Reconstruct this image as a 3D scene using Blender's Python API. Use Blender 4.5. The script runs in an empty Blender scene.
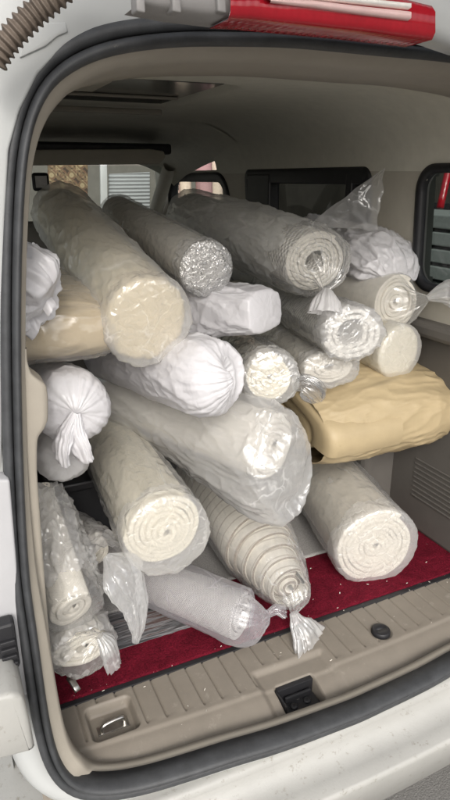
import bpy, bmesh, math, random
import numpy as np
from mathutils import Vector, Matrix

# ------------------------------------------------------------------ camera, world, light
S = bpy.context.scene
C = S.collection
FPX = 617.22                       # focal length in pixels of a 450 x 800 frame
CAM = np.array([0.0, 0.0, 0.95])   # the load floor of the van is z = 0, the street z = -0.62
RM = np.array([[0.90675921, -0.14610678, 0.39552565],
               [-0.42163606, -0.30689576, 0.85325144],
               [-0.00328068, -0.94046148, -0.33988445]])
cd = bpy.data.cameras.new('camera')
cam = bpy.data.objects.new('camera', cd)
C.objects.link(cam)
cd.sensor_fit = 'VERTICAL'; cd.sensor_height = 36.0; cd.sensor_width = 36.0
cd.lens = FPX / 800 * 36
cd.clip_start = 0.02; cd.clip_end = 500
M3 = Matrix(((RM[0][0], -RM[0][1], -RM[0][2]), (RM[1][0], -RM[1][1], -RM[1][2]), (RM[2][0], -RM[2][1], -RM[2][2])))
cam.matrix_world = Matrix.Translation(Vector(CAM)) @ M3.to_4x4()
S.camera = cam

SUN_EL, SUN_AZ = 35, 197           # the sun stands behind the camera (azimuth from +Y, clockwise)
w = bpy.data.worlds.new('World'); S.world = w; w.use_nodes = True
nt = w.node_tree
sky = nt.nodes.new('ShaderNodeTexSky'); sky.sky_type = 'NISHITA'; sky.sun_disc = False
sky.sun_elevation = math.radians(SUN_EL); sky.sun_rotation = math.radians(SUN_AZ)
sky.dust_density = 5.0; sky.air_density = 1.0; sky.ozone_density = 1.0
hs = nt.nodes.new('ShaderNodeHueSaturation'); hs.inputs['Saturation'].default_value = 0.3
nt.links.new(sky.outputs[0], hs.inputs['Color'])
nt.links.new(hs.outputs[0], nt.nodes['Background'].inputs[0])
nt.nodes['Background'].inputs[1].default_value = 0.15
sd = bpy.data.lights.new('sun', 'SUN'); sd.energy = 0.5; sd.angle = math.radians(10); sd.color = (1.0, 0.96, 0.9)
sun = bpy.data.objects.new('sun', sd); C.objects.link(sun)
az, el = math.radians(SUN_AZ), math.radians(SUN_EL)
tosun = Vector((math.sin(az) * math.cos(el), math.cos(az) * math.cos(el), math.sin(el)))
sun.rotation_euler = tosun.to_track_quat('Z', 'Y').to_euler()
S.view_settings.view_transform = 'Standard'; S.view_settings.look = 'None'
S.view_settings.exposure = 0.66; S.view_settings.gamma = 1.0
S.cycles.max_bounces = 7; S.cycles.transparent_max_bounces = 20
S.cycles.diffuse_bounces = 5; S.cycles.glossy_bounces = 3
S.cycles.caustics_reflective = False; S.cycles.caustics_refractive = False
S.cycles.use_denoising = True

rng = np.random.RandomState(7)
random.seed(7)

# ------------------------------------------------------------------ helpers
def ray(px, py):
    return RM @ np.array([px - 225.0, py - 400.0, FPX])
def at(px, py, Y):                                      # the point of the cross plane y = Y seen at a photo pixel
    d = ray(px, py); return CAM + d * (Y / d[1])
def atz(px, py, z):                                     # the point of the level z seen at a photo pixel
    d = ray(px, py); return CAM + d * ((z - CAM[2]) / d[2])
def atx(px, py, X):
    d = ray(px, py); return CAM + d * (X / d[0])

_G = rng.normal(size=(4096, 3)); _G /= np.linalg.norm(_G, axis=1)[:, None]
def noise(p):                                           # vectorised gradient noise, about -0.7 .. 0.7
    p = np.asarray(p, float); i = np.floor(p).astype(np.int64); f = p - i
    u = f * f * f * (f * (f * 6 - 15) + 10)
    out = 0
    for dx in (0, 1):
        for dy in (0, 1):
            for dz in (0, 1):
                h = ((i[..., 0] + dx) * 73856093) ^ ((i[..., 1] + dy) * 19349663) ^ ((i[..., 2] + dz) * 83492791)
                h = (h ^ (h >> 13)) * 1274126177
                g = _G[(h ^ (h >> 16)) & 4095]
                dot = g[..., 0] * (f[..., 0] - dx) + g[..., 1] * (f[..., 1] - dy) + g[..., 2] * (f[..., 2] - dz)
                wx = u[..., 0] if dx else 1 - u[..., 0]
                wy = u[..., 1] if dy else 1 - u[..., 1]
                wz = u[..., 2] if dz else 1 - u[..., 2]
                out = out + dot * wx * wy * wz
    return out
def stk(L, ax=-1): return np.stack(np.broadcast_arrays(*L), -1)
def ridge(p):                                           # sharp crests, 0 .. 1
    return np.clip(1 - 2.6 * np.abs(noise(p)), 0, 1) ** 2

def link(name, me, parent=None, mat=None):
    o = bpy.data.objects.new(name, me); C.objects.link(o)
    if mat is not None: me.materials.append(mat)
    if parent is not None:
        o.parent = parent
        if parent.type == 'EMPTY' or True:
            o.matrix_parent_inverse = parent.matrix_world.inverted() if parent.type != 'EMPTY' else Matrix.Translation(-parent.location)
    return o
def tag(o, label, cat, group=None, kind=None):
    if label: o['label'] = label
    if cat: o['category'] = cat
    if group: o['group'] = group
    if kind: o['kind'] = kind
    return o
def thing(name, loc, label, cat, group=None):
    o = bpy.data.objects.new(name, None); C.objects.link(o)
    o.location = Vector(loc); o.empty_display_size = 0.05
    return tag(o, label, cat, group)

def mesh(name, V, F, mat, parent=None, smooth=True, uv=None):
    me = bpy.data.meshes.new(name)
    me.from_pydata([tuple(map(float, v)) for v in V], [], [tuple(map(int, f)) for f in F])
    if uv is not None:
        l = me.uv_layers.new(name='UVMap')
        idx = np.empty(len(me.loops), dtype=np.int32); me.loops.foreach_get('vertex_index', idx)
        l.data.foreach_set('uv', np.asarray(uv, dtype=np.float32)[idx].ravel())
    if smooth: me.polygons.foreach_set('use_smooth', [True] * len(me.polygons))
    me.update()
    return link(name, me, parent, mat)

def grid(name, P, mat, parent=None, closed=False, smooth=True, uv=None, caps=()):
    """P: (n, m, 3) rows; closed joins the last column to the first (u around)"""
    n, m = P.shape[:2]
    V = P.reshape(-1, 3)
    a = np.arange(n - 1)[:, None] * m; b = np.arange(m if closed else m - 1)[None, :]
    j2 = (b + 1) % m
    F = np.stack([a + b, a + j2, a + m + j2, a + m + b], -1).reshape(-1, 4)
    F = [tuple(f) for f in F]
    V = list(V); UV = None if uv is None else list(uv.reshape(-1, 2))
    for c in caps:
        row = 0 if c == 0 else n - 1
        V.append(P[row].mean(0)); k = len(V) - 1
        if UV is not None: UV.append(uv[row].mean(0))
        for q in range(m):
            q2 = (q + 1) % m
            F.append((row * m + q2, row * m + q, k) if row == 0 else (row * m + q, row * m + q2, k))
    return mesh(name, V, F, mat, parent, smooth, UV)

def catmull(X, t_in, t):
    """interpolate rows of X (knots t_in) at t, Catmull-Rom (finite difference tangents)"""
    X = np.asarray(X, float); n = len(X)
    T = np.zeros_like(X)
    for i in range(n):
        a, b = max(i - 1, 0), min(i + 1, n - 1)
        T[i] = (X[b] - X[a]) / max(t_in[b] - t_in[a], 1e-9)
    k = np.clip(np.searchsorted(t_in, t, 'right') - 1, 0, n - 2)
    h = (t_in[k + 1] - t_in[k]); s = (t - t_in[k]) / h
    s = s[:, None]; h = h[:, None]
    return ((2 * s**3 - 3 * s**2 + 1) * X[k] + (s**3 - 2 * s**2 + s) * h * T[k]
            + (-2 * s**3 + 3 * s**2) * X[k + 1] + (s**3 - s**2) * h * T[k + 1])

def frames(Pc, up=(0, 0, 1)):
    n = len(Pc); D = np.gradient(Pc, axis=0); D /= np.linalg.norm(D, axis=1)[:, None] + 1e-12
    U = np.zeros_like(D); u = np.cross(D[0], up); u /= np.linalg.norm(u) + 1e-12
    for i in range(n):
        u = u - D[i] * (u @ D[i]); u /= np.linalg.norm(u) + 1e-12; U[i] = u
    return D, U, np.cross(U, D)

def tube(name, st, mat, parent=None, nth=96, res=0.006, k=13, seed=0.0, freq=22.0, along=0.35, sq=2.0,
         fine=0.35, caps=(), linear=False, up=(0, 0, 1), twist=0.0, mat2=None, len2=.05):
    """st: stations (pos, ru, rv, pleat, wrinkle[m]).  A sleeve of film or cloth with pleats and creases."""
    pos = np.array([s[0] for s in st], float); par = np.array([s[1:5] for s in st], float)
    seg = np.maximum(np.linalg.norm(np.diff(pos, axis=0), axis=1) + np.abs(np.diff(par[:, 0])) * 1.0, 1e-4)
    t = np.concatenate([[0], np.cumsum(seg)])
    ts = np.concatenate([np.linspace(t[i], t[i + 1], max(3, int(seg[i] / res)), endpoint=False) for i in range(len(seg))] + [[t[-1]]])
    if linear:
        X = np.hstack([pos, par]); Q = np.stack([np.interp(ts, t, X[:, c]) for c in range(7)], 1)
    else:
        Q = catmull(np.hstack([pos, par]), t, ts)
    Pc, ru, rv, pl, wr = Q[:, :3], np.maximum(Q[:, 3], .001), np.maximum(Q[:, 4], .0008), np.clip(Q[:, 5], 0, 1), np.maximum(Q[:, 6], 0)
    # the frame follows the smooth station line only
    D, U, W = frames(Pc, up)
    th = np.linspace(0, 2 * np.pi, nth, endpoint=False)
    c, s = np.cos(th), np.sin(th)
    e = 2.0 / sq
    cx, sx = np.sign(c) * np.abs(c) ** e, np.sign(s) * np.abs(s) ** e
    n = len(ts)
    TH = np.broadcast_to(th, (n, nth)); TT = np.broadcast_to(ts[:, None], (n, nth))
    # pleats: irregular angular folds
    ph = 1.3 * noise(stk([c[None, :] * 1.5 + seed + 0 * TT, s[None, :] * 1.5 + 0 * TT, TT * 5], -1)) * 3
    pleat = (0.65 * np.abs(np.sin(k * TH / 2 + ph)) + 0.6 * np.abs(noise(stk([c[None, :] * k / 3 + seed, s[None, :] * k / 3 + 0 * TT, TT * 4 + seed], -1))) * 1.8) - 0.45
    rad = 1 + pl[:, None] * pleat * 1.6
    P0 = Pc[:, None, :] + U[:, None, :] * (ru[:, None] * rad * cx)[..., None] + W[:, None, :] * (rv[:, None] * rad * sx)[..., None]
    N = U[:, None, :] * cx[None, :, None] + W[:, None, :] * sx[None, :, None]
    rm = np.minimum(ru, rv).mean() + 1e-6
    q = stk([c[None, :] * ru[:, None] * freq + seed * 3.1, s[None, :] * rv[:, None] * freq + seed, TT * freq * along + 5 * twist * TH / 6.28], -1)
    warp = noise(q * 0.6 + 11.3)[..., None] * 1.1
    d = 0.9 * ridge(q + warp) + 0.5 * ridge(q * 2.1 + 4.7 + warp) + fine * ridge(q * 4.3 + 9.1) + 0.5 * noise(q * 0.45 + 2.2)
    P = P0 + N * (wr[:, None] * d)[..., None]
    uv = stk([TH * 0 + TH / 6.2832 * 2 * np.pi * par[:, 0].max(), TT], -1)
    o = grid(name, P[:, ::-1], mat, parent, closed=True, uv=uv[:, ::-1], caps=caps)
    if mat2 is not None:
        o.data.materials.append(mat2)
        dist = np.linalg.norm(Pc - Pc[-1], axis=1)
        lim = len2 * (1 + .9 * noise(np.stack([np.cos(th) * 2 + seed, np.sin(th) * 2, th * 0], -1)))[::-1]
        mi = (0.5 * (dist[1:] + dist[:-1])[:, None] < lim[None, :]).astype(np.int32).ravel()
        full = np.ones(len(o.data.polygons), dtype=np.int32); full[:len(mi)] = mi
        if 0 in caps: full[len(mi):len(mi) + nth] = 0
        o.data.polygons.foreach_set('material_index', full)
    return o

def spiral(name, cf, cb, r, mat, parent, turns=6, hole=0.012, squash=(1, 1), tele=0.0, tfull=False, jit=0.02, seed=0.0, tilt=0.0, back_r=None, rect=0.0, edge_mat=None):
    """a rolled rug: one spiral layer swept along the axis, rounded edge at the front, inner layers pushed out by tele"""
    cf, cb = np.array(cf, float), np.array(cb, float)
    ax = cf - cb; L = np.linalg.norm(ax); ax /= L
    U = np.cross(ax, (0, 0, 1)); U /= np.linalg.norm(U); W = np.cross(U, ax)
    pitch = (r - hole) / turns
    T = pitch * 0.975
    m = int(turns * 44)
    th = np.linspace(0, turns * 2 * np.pi, m)
    rc = hole + pitch * th / (2 * np.pi)
    if tele == 0 : rc[-20:] -= np.linspace(0, T * .25, 20)
    wob = 1 + jit * noise(np.stack([np.cos(th) * 1.2 + seed, np.sin(th) * 1.2, th * .06], -1)) * 2
    b = T * 0.24
    prof = [(0.5, 0), (0.5, b * 1.0), (0.47, b * .45), (0.36, b * .1), (0.15, 0), (-0.15, 0), (-0.36, b * .1), (-0.47, b * .45), (-0.5, b), (-0.5, min(L * .5, .22))]
    rows = []
    front = -tele * (np.clip((rc - hole) / (r - hole), 0, 1) if tfull else rc / r) + 0.006 * noise(np.stack([th * .35 + seed, th * 0 + 3.3, th * 0], -1)) * 2
    uvs = []
    for kk, (f, sback) in enumerate(prof):
        s = -sback + front
        if kk == 0: s = np.full(m, -L)
        rr = (rc + f * T) * wob
        if back_r is not None and kk == 0: rr = rr * back_r
        x, y = np.cos(th + 2.2) * rr, np.sin(th + 2.2) * rr
        if rect: x = x * (1 - rect * .0); y = y + rect * 0
        rows.append(cf + ax * s[:, None] + U * (x * squash[0])[:, None] + W * (y * squash[1])[:, None] + W * (tilt * s)[:, None] * 0)
        uvs.append(np.stack([th * rc * .5, s], -1))
    # a few rings along the outside so the weave has even cells
    r0 = rows[0]; r1 = rows[1]
    mid = [r0 + (r1 - r0) * q for q in np.linspace(0, 1, 8)[:-1]]
    muv = [uvs[0] + (uvs[1] - uvs[0]) * q for q in np.linspace(0, 1, 8)[:-1]]
    P = np.stack(mid + rows[1:]); uv = np.stack(muv + uvs[1:])
    o = grid(name, P, mat, parent, uv=uv)
    if edge_mat is not None:
        o.data.materials.append(edge_mat); k0 = len(mid)
        mi = np.zeros((P.shape[0] - 1, m - 1), np.int32); mi[k0 + 1:k0 + 4] = 1
        o.data.polygons.foreach_set('material_index', mi.ravel())
    return o

def box_mesh(name, lo, hi, mat, parent=None, bevel=0.004, seg=2, rot=None):
    bm = bmesh.new(); bmesh.ops.create_cube(bm, size=1)
    lo, hi = Vector(lo), Vector(hi)
    for v in bm.verts: v.co = Vector([lo[i] + (hi[i] - lo[i]) * (v.co[i] + .5) for i in range(3)])
    if bevel: bmesh.ops.bevel(bm, geom=bm.edges[:], offset=bevel, segments=seg, profile=.5, affect='EDGES')
    if rot is not None:
        c = (lo + hi) / 2
        bmesh.ops.transform(bm, matrix=Matrix.Translation(c) @ rot @ Matrix.Translation(-c), verts=bm.verts)
    me = bpy.data.meshes.new(name); bm.to_mesh(me); bm.free()
    return link(name, me, parent, mat)

def sweep(name, path, prof, mat, parent=None, closed_path=False, up=None, closed_prof=True, caps=True):
    """prof: list of (a, b): a along the side direction, b along the second direction given per path point by up = (A, B) arrays"""
    A, B = up
    P = np.stack([path + A * a + B * b for a, b in prof], 1)     # (n, m, 3)
    if closed_path: P = np.concatenate([P, P[:1]], 0)
    return grid(name, P, mat, parent, closed=closed_prof, caps=(0, 1) if (caps and not closed_path and closed_prof) else ())

def sheet(name, c00, c10, c11, c01, mat, parent=None, n=40, m=40, amp=0.006, freq=25, seed=0, curl=0.0, tip=None):
    """a loose piece of film between four corners"""
    u = np.linspace(0, 1, n)[:, None, None]; v = np.linspace(0, 1, m)[None, :, None]
    c00, c10, c11, c01 = [np.array(c, float) for c in (c00, c10, c11, c01)]
    P = c00 * (1 - u) * (1 - v) + c10 * u * (1 - v) + c11 * u * v + c01 * (1 - u) * v
    N = np.cross(c10 - c00, c01 - c00); N /= np.linalg.norm(N)
    q = P * freq + seed
    wp = noise(q * .5 + 3)[..., None]
    d = ridge(q * [1, 1, 1] + wp) + .5 * ridge(q * 2.2 + 7) + 1.2 * noise(q * .4 + 1)
    P = P + N * (d * amp)[..., None] + N * (curl * np.sin(np.pi * v[..., 0]))[..., None]
    e1, e2 = c10 - c00, c01 - c00
    P = P + e1 * (.06 * noise(np.stack(np.broadcast_arrays(v[..., 0] * 5 + seed, u[..., 0] * 1.5, 0 * u[..., 0] + 1.7), -1)))[..., None] + e2 * (.06 * noise(np.stack(np.broadcast_arrays(u[..., 0] * 5 + seed, v[..., 0] * 1.5, 0 * u[..., 0] + 5.7), -1)))[..., None]
    uv = np.stack(np.broadcast_arrays(u[..., 0], v[..., 0]), -1)
    return grid(name, P, mat, parent, uv=uv)

# ------------------------------------------------------------------ materials
def mat_new(name):
    m = bpy.data.materials.new(name); m.use_nodes = True
    t = m.node_tree; b = t.nodes['Principled BSDF']; return m, t, b
def bump_into(t, b, height, strength=.3, dist=.01):
    n = t.nodes.new('ShaderNodeBump'); n.inputs['Strength'].default_value = strength; n.inputs['Distance'].default_value = dist
    t.links.new(height, n.inputs['Height']); t.links.new(n.outputs[0], b.inputs['Normal']); return n
def tex(t, kind, coord='Object', scale=(1, 1, 1), **kw):
    tc = t.nodes.new('ShaderNodeTexCoord'); mp = t.nodes.new('ShaderNodeMapping'); mp.inputs['Scale'].default_value = scale
    t.links.new(tc.outputs[coord], mp.inputs[0]); n = t.nodes.new(kind); t.links.new(mp.outputs[0], n.inputs['Vector'])
    for k_, v_ in kw.items(): n.inputs[k_].default_value = v_
    return n
def ramp(t, src, stops):
    r = t.nodes.new('ShaderNodeValToRGB'); e = r.color_ramp.elements
    while len(e) < len(stops): e.new(.5)
    for i, (p, c) in enumerate(stops): e[i].position = p; e[i].color = (*c, 1) if len(c) == 3 else c
    t.links.new(src, r.inputs[0]); return r

def plain(name, col, rough=.5, spec=.5, nscale=60, var=.12, bump=.0, bscale=300, metal=0, bdist=.002, dirt=None):
    m, t, b = mat_new(name)
    n = tex(t, 'ShaderNodeTexNoise', scale=(1, 1, 1), Scale=nscale, Detail=6, Roughness=.65)
    c0 = tuple(x * (1 - var) for x in col); c1 = tuple(min(1, x * (1 + var)) for x in col)
    r = ramp(t, n.outputs['Fac'], [(.3, c0), (.7, c1)])
    src = r.outputs[0]
    if dirt:
        n3 = tex(t, 'ShaderNodeTexNoise', Scale=dirt[1], Detail=8, Roughness=.75)
        r3 = ramp(t, n3.outputs['Fac'], [(dirt[2], (0, 0, 0)), (dirt[2] + .14, (1, 1, 1))])
        mx = t.nodes.new('ShaderNodeMix'); mx.data_type = 'RGBA'
        t.links.new(r3.outputs[0], mx.inputs['Factor']); t.links.new(src, mx.inputs['A']); mx.inputs['B'].default_value = (*dirt[0], 1)
        src = mx.outputs['Result']
    t.links.new(src, b.inputs['Base Color'])
    b.inputs['Roughness'].default_value = rough; b.inputs['Specular IOR Level'].default_value = spec; b.inputs['Metallic'].default_value = metal
    if bump:
        n2 = tex(t, 'ShaderNodeTexNoise', Scale=bscale, Detail=4)
        bump_into(t, b, n2.outputs['Fac'], bump, bdist)
    return m

def crumple(t, scale, strength, dist=.004, stretch=(1, 1, 1)):
    """facets with sharp creases, two sizes, on a gently waving base"""
    tc = t.nodes.new('ShaderNodeTexCoord')
    mp_ = t.nodes.new('ShaderNodeMapping'); mp_.inputs['Scale'].default_value = stretch; mp_.inputs['Rotation'].default_value = (.3, .2, .4)
    t.links.new(tc.outputs['Object'], mp_.inputs[0])
    nd = t.nodes.new('ShaderNodeTexNoise'); nd.inputs['Scale'].default_value = scale * .5; nd.inputs['Detail'].default_value = 3
    t.links.new(mp_.outputs[0], nd.inputs['Vector'])
    wm = t.nodes.new('ShaderNodeMix'); wm.data_type = 'RGBA'; wm.blend_type = 'LINEAR_LIGHT'; wm.inputs['Factor'].default_value = .9 / scale
    t.links.new(mp_.outputs[0], wm.inputs['A']); t.links.new(nd.outputs['Color'], wm.inputs['B'])
    acc = None; edge = None
    for sc_, wgt in ((scale * .45, 1.3), (scale, 1.0), (scale * 2.3, .3)):
        v = t.nodes.new('ShaderNodeTexVoronoi'); v.feature = 'DISTANCE_TO_EDGE'; v.inputs['Scale'].default_value = sc_
        t.links.new(wm.outputs['Result'], v.inputs['Vector'])
        if edge is None: edge = v.outputs['Distance']
        mm = t.nodes.new('ShaderNodeMath'); mm.operation = 'MULTIPLY'; mm.inputs[1].default_value = wgt; t.links.new(v.outputs['Distance'], mm.inputs[0])
        if acc is None: acc = mm.outputs[0]
        else:
            a = t.nodes.new('ShaderNodeMath'); a.operation = 'ADD'; t.links.new(acc, a.inputs[0]); t.links.new(mm.outputs[0], a.inputs[1]); acc = a.outputs[0]
    bp = t.nodes.new('ShaderNodeBump'); bp.inputs['Strength'].default_value = strength; bp.inputs['Distance'].default_value = dist
    t.links.new(acc, bp.inputs['Height'])
    return bp, edge

def film(name, cover=.14, edge=.4, tint=(.92, .92, .92), rough=.1, bump=.6, scale=45, gloss=1.0, crease=.2, stretch=(1, 1, 1)):
    """thin clear plastic: a little milky, creased in small facets, with a shine that grows at grazing angles"""
    m, t, b = mat_new(name); t.nodes.remove(b); out = t.nodes['Material Output']
    bp, ed = crumple(t, scale, bump, .004, stretch)
    tr = t.nodes.new('ShaderNodeBsdfTransparent'); tr.inputs[0].default_value = (.985, .985, .98, 1)
    gl = t.nodes.new('ShaderNodeBsdfGlossy'); gl.inputs['Roughness'].default_value = rough
    df = t.nodes.new('ShaderNodeBsdfDiffuse'); df.inputs[0].default_value = (*tint, 1)
    tl = t.nodes.new('ShaderNodeBsdfTranslucent'); tl.inputs[0].default_value = (*tint, 1)
    for s_ in (gl, df, tl): t.links.new(bp.outputs[0], s_.inputs['Normal'])
    m1 = t.nodes.new('ShaderNodeMixShader'); m1.inputs[0].default_value = .4
    t.links.new(df.outputs[0], m1.inputs[1]); t.links.new(tl.outputs[0], m1.inputs[2])
    lw = t.nodes.new('ShaderNodeLayerWeight'); lw.inputs['Blend'].default_value = .5; t.links.new(bp.outputs[0], lw.inputs['Normal'])
    p2 = t.nodes.new('ShaderNodeMath'); p2.operation = 'POWER'; p2.inputs[1].default_value = 2.0; t.links.new(lw.outputs['Facing'], p2.inputs[0])
    mr = t.nodes.new('ShaderNodeMath'); mr.operation = 'MULTIPLY_ADD'; mr.inputs[1].default_value = edge; mr.inputs[2].default_value = cover; t.links.new(p2.outputs[0], mr.inputs[0])
    # film lies double along some creases; the whiter lines also stand in for shine streaks
    er = ramp(t, ed, [(0, (1, 1, 1)), (.05, (0, 0, 0))])
    msk = tex(t, 'ShaderNodeTexNoise', Scale=scale * .35, Detail=2); mk = ramp(t, msk.outputs['Fac'], [(.5, (0, 0, 0)), (.66, (1, 1, 1))])
    lm = t.nodes.new('ShaderNodeMath'); lm.operation = 'MULTIPLY'; t.links.new(er.outputs[0], lm.inputs[0]); t.links.new(mk.outputs[0], lm.inputs[1])
    cv = t.nodes.new('ShaderNodeMath'); cv.operation = 'MULTIPLY_ADD'; cv.inputs[1].default_value = crease; cv.use_clamp = True; t.links.new(lm.outputs[0], cv.inputs[0]); t.links.new(mr.outputs[0], cv.inputs[2])
    m3 = t.nodes.new('ShaderNodeMixShader'); t.links.new(cv.outputs[0], m3.inputs[0])
    t.links.new(tr.outputs[0], m3.inputs[1]); t.links.new(m1.outputs[0], m3.inputs[2])
    p4 = t.nodes.new('ShaderNodeMath'); p4.operation = 'POWER'; p4.inputs[1].default_value = 4.0; t.links.new(lw.outputs['Facing'], p4.inputs[0])
    fm = t.nodes.new('ShaderNodeMath'); fm.operation = 'MULTIPLY_ADD'; fm.inputs[1].default_value = .5 * gloss; fm.inputs[2].default_value = .08 * gloss; fm.use_clamp = True; t.links.new(p4.outputs[0], fm.inputs[0])
    m4 = t.nodes.new('ShaderNodeMixShader'); t.links.new(fm.outputs[0], m4.inputs[0])
    t.links.new(m3.outputs[0], m4.inputs[1]); t.links.new(gl.outputs[0], m4.inputs[2])
    t.links.new(m4.outputs[0], out.inputs['Surface'])
    return m

def poly(name, col, trans=.35, rough=.28, scale=30, bump=.5, alpha=1.0):
    """white polythene bag film: thin, nearly opaque, lets light glow through"""
    m, t, b = mat_new(name); out = t.nodes['Material Output']
    b.inputs['Base Color'].default_value = (*col, 1); b.inputs['Roughness'].default_value = rough
    b.inputs['Specular IOR Level'].default_value = .55
    bp, ed = crumple(t, scale, bump, .004)
    t.links.new(bp.outputs[0], b.inputs['Normal'])
    tl = t.nodes.new('ShaderNodeBsdfTranslucent'); tl.inputs[0].default_value = (*col, 1); t.links.new(bp.outputs[0], tl.inputs['Normal'])
    mx = t.nodes.new('ShaderNodeMixShader'); mx.inputs[0].default_value = trans
    t.links.new(b.outputs[0], mx.inputs[1]); t.links.new(tl.outputs[0], mx.inputs[2])
    last = mx
    if alpha < 1:
        tr = t.nodes.new('ShaderNodeBsdfTransparent'); m2 = t.nodes.new('ShaderNodeMixShader'); m2.inputs[0].default_value = alpha
        t.links.new(tr.outputs[0], m2.inputs[1]); t.links.new(last.outputs[0], m2.inputs[2]); last = m2
    t.links.new(last.outputs[0], out.inputs['Surface'])
    return m

def rug(name, col, weave=(260, 260), strength=.5, fuzz=.5, var=.1, contrast=.85):
    """woven cloth: threads along uv (metres)"""
    m, t, b = mat_new(name)
    tc = t.nodes.new('ShaderNodeTexCoord'); sp = t.nodes.new('ShaderNodeSeparateXYZ'); t.links.new(tc.outputs['UV'], sp.inputs[0])
    def sine(out, f):
        a = t.nodes.new('ShaderNodeMath'); a.operation = 'MULTIPLY'; a.inputs[1].default_value = f * 6.283; t.links.new(out, a.inputs[0])
        s_ = t.nodes.new('ShaderNodeMath'); s_.operation = 'SINE'; t.links.new(a.outputs[0], s_.inputs[0]); return s_.outputs[0]
    su, sv = sine(sp.outputs[0], weave[0]), sine(sp.outputs[1], weave[1])
    mul = t.nodes.new('ShaderNodeMath'); mul.operation = 'MULTIPLY'; t.links.new(su, mul.inputs[0]); t.links.new(sv, mul.inputs[1])
    n = tex(t, 'ShaderNodeTexNoise', Scale=420, Detail=3)
    ad = t.nodes.new('ShaderNodeMath'); ad.operation = 'MULTIPLY_ADD'; ad.inputs[1].default_value = fuzz * 3
    t.links.new(n.outputs['Fac'], ad.inputs[0]); t.links.new(mul.outputs[0], ad.inputs[2])
    bump_into(t, b, ad.outputs[0], strength, .0022)
    n2 = tex(t, 'ShaderNodeTexNoise', Scale=70, Detail=6, Roughness=.7)
    r = ramp(t, n2.outputs['Fac'], [(.3, tuple(c * (1 - var) for c in col)), (.7, tuple(min(1, c * (1 + var * .6)) for c in col))])
    mx = t.nodes.new('ShaderNodeMix'); mx.data_type = 'RGBA'; mx.blend_type = 'MULTIPLY'
    mp = t.nodes.new('ShaderNodeMapRange'); mp.inputs['From Min'].default_value = -1; mp.inputs['To Min'].default_value = contrast
    t.links.new(mul.outputs[0], mp.inputs['Value'])
    mx.inputs['Factor'].default_value = 1
    t.links.new(r.outputs[0], mx.inputs['A']); t.links.new(mp.outputs[0], mx.inputs['B'])
    t.links.new(mx.outputs['Result'], b.inputs['Base Color'])
    b.inputs['Roughness'].default_value = .9; b.inputs['Specular IOR Level'].default_value = .15
    return m

M = {}
M['paint'] = plain('white_paint', (.42, .43, .425), .28, .5, 8, .04, .05, 120, dirt=((.5, .47, .4), 22, .62))
M['bumper'] = plain('bumper_paint', (.37, .366, .345), .42, .5, 14, .05, .15, 220, dirt=((.2, .185, .145), 60, .575))
M['grey_inner'] = plain('grey_body_paint', (.42, .42, .43), .45, .4, 10, .06, .05, 200)
M['rubber'] = plain('seal_rubber', (.045, .047, .05), .55, .4, 40, .25, .2, 500, dirt=((.16, .155, .14), 18, .66))
M['taupe'] = plain('sill_plastic', (.215, .19, .158), .52, .35, 25, .06, .25, 900, bdist=.001, dirt=((.30, .275, .235), 34, .58))
M['taupe_light'] = plain('pillar_plastic', (.33, .30, .253), .55, .35, 20, .05, .25, 900, bdist=.001)
M['headliner'] = plain('headliner_cloth', (.68, .66, .58), .95, .1, 30, .05, .3, 1500, bdist=.001)
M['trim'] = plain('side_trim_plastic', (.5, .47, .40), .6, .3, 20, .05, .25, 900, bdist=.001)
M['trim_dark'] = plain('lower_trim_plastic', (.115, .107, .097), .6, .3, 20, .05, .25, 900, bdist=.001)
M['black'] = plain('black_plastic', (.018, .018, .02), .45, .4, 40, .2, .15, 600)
M['steel'] = plain('steel', (.62, .6, .56), .28, .5, 60, .15, .1, 300, metal=1)
M['dark_glass'] = plain('tinted_glass_panel', (.07, .07, .066), .12, .5, 5, .1)
M['film'] = film('clear_film', .09, .35, bump=.35, scale=24, stretch=(1, .35, 1))
M['film_heavy'] = film('heavy_clear_film', .32, .35, tint=(.95, .96, .955), rough=.10, scale=16, bump=.6, stretch=(1, .4, 1), crease=.3)
M['film_crisp'] = film('crisp_clear_film', .10, .4, rough=.08, bump=.5, scale=26, gloss=1.5, stretch=(1, .3, 1))
M['film_end'] = film('crinkled_end_film', .33, .35, rough=.07, bump=.85, scale=48, gloss=1.3, crease=.28)
M['film_end3'] = film('gathered_film', .13, .5, rough=.08, bump=.5, scale=40, gloss=1.6, crease=.4)
M['film_loose'] = film('loose_milky_film', .34, .35, tint=(.95, .95, .95), rough=.11, scale=17, bump=.55, gloss=1.5, stretch=(1, .5, 1), crease=.3)
M['film_milky'] = film('milky_film', .46, .35, rough=.14, bump=.5, scale=22)
M['film_end2'] = film('shiny_milky_film', .32, .4, tint=(.95, .95, .95), rough=.1, bump=.6, scale=38, gloss=1.4, crease=.3)
M['film_foil'] = film('crumpled_shiny_film', .25, .4, rough=.07, bump=1.0, scale=95, gloss=3.0)
M['film_lilac'] = film('lilac_film', .18, .45, tint=(.88, .865, .92), rough=.12, bump=.4, scale=26)
M['bag'] = poly('white_polythene', (.8, .79, .81), .3)
M['bag_thin'] = poly('thin_white_polythene', (.8, .79, .79), .4, alpha=.8)
M['cream'] = rug('cream_cloth', (.72, .61, .4), (420, 420), .3)
M['cream_rug'] = rug('cream_rug_pile', (.8, .745, .6), (430, 430), .3)
M['white_rug'] = rug('white_rug_weave', (.82, .78, .7), (430, 430), .4)
M['beige_rug'] = rug('beige_rug_weave', (.78, .73, .63), (430, 300), .4)
M['waffle'] = rug('waffle_weave', (.88, .85, .79), (75, 75), .9, .25, .08, .72)
M['binding'] = plain('brown_grey_binding', (.27, .235, .2), .9, .1, 200, .3, .5, 500)
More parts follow.
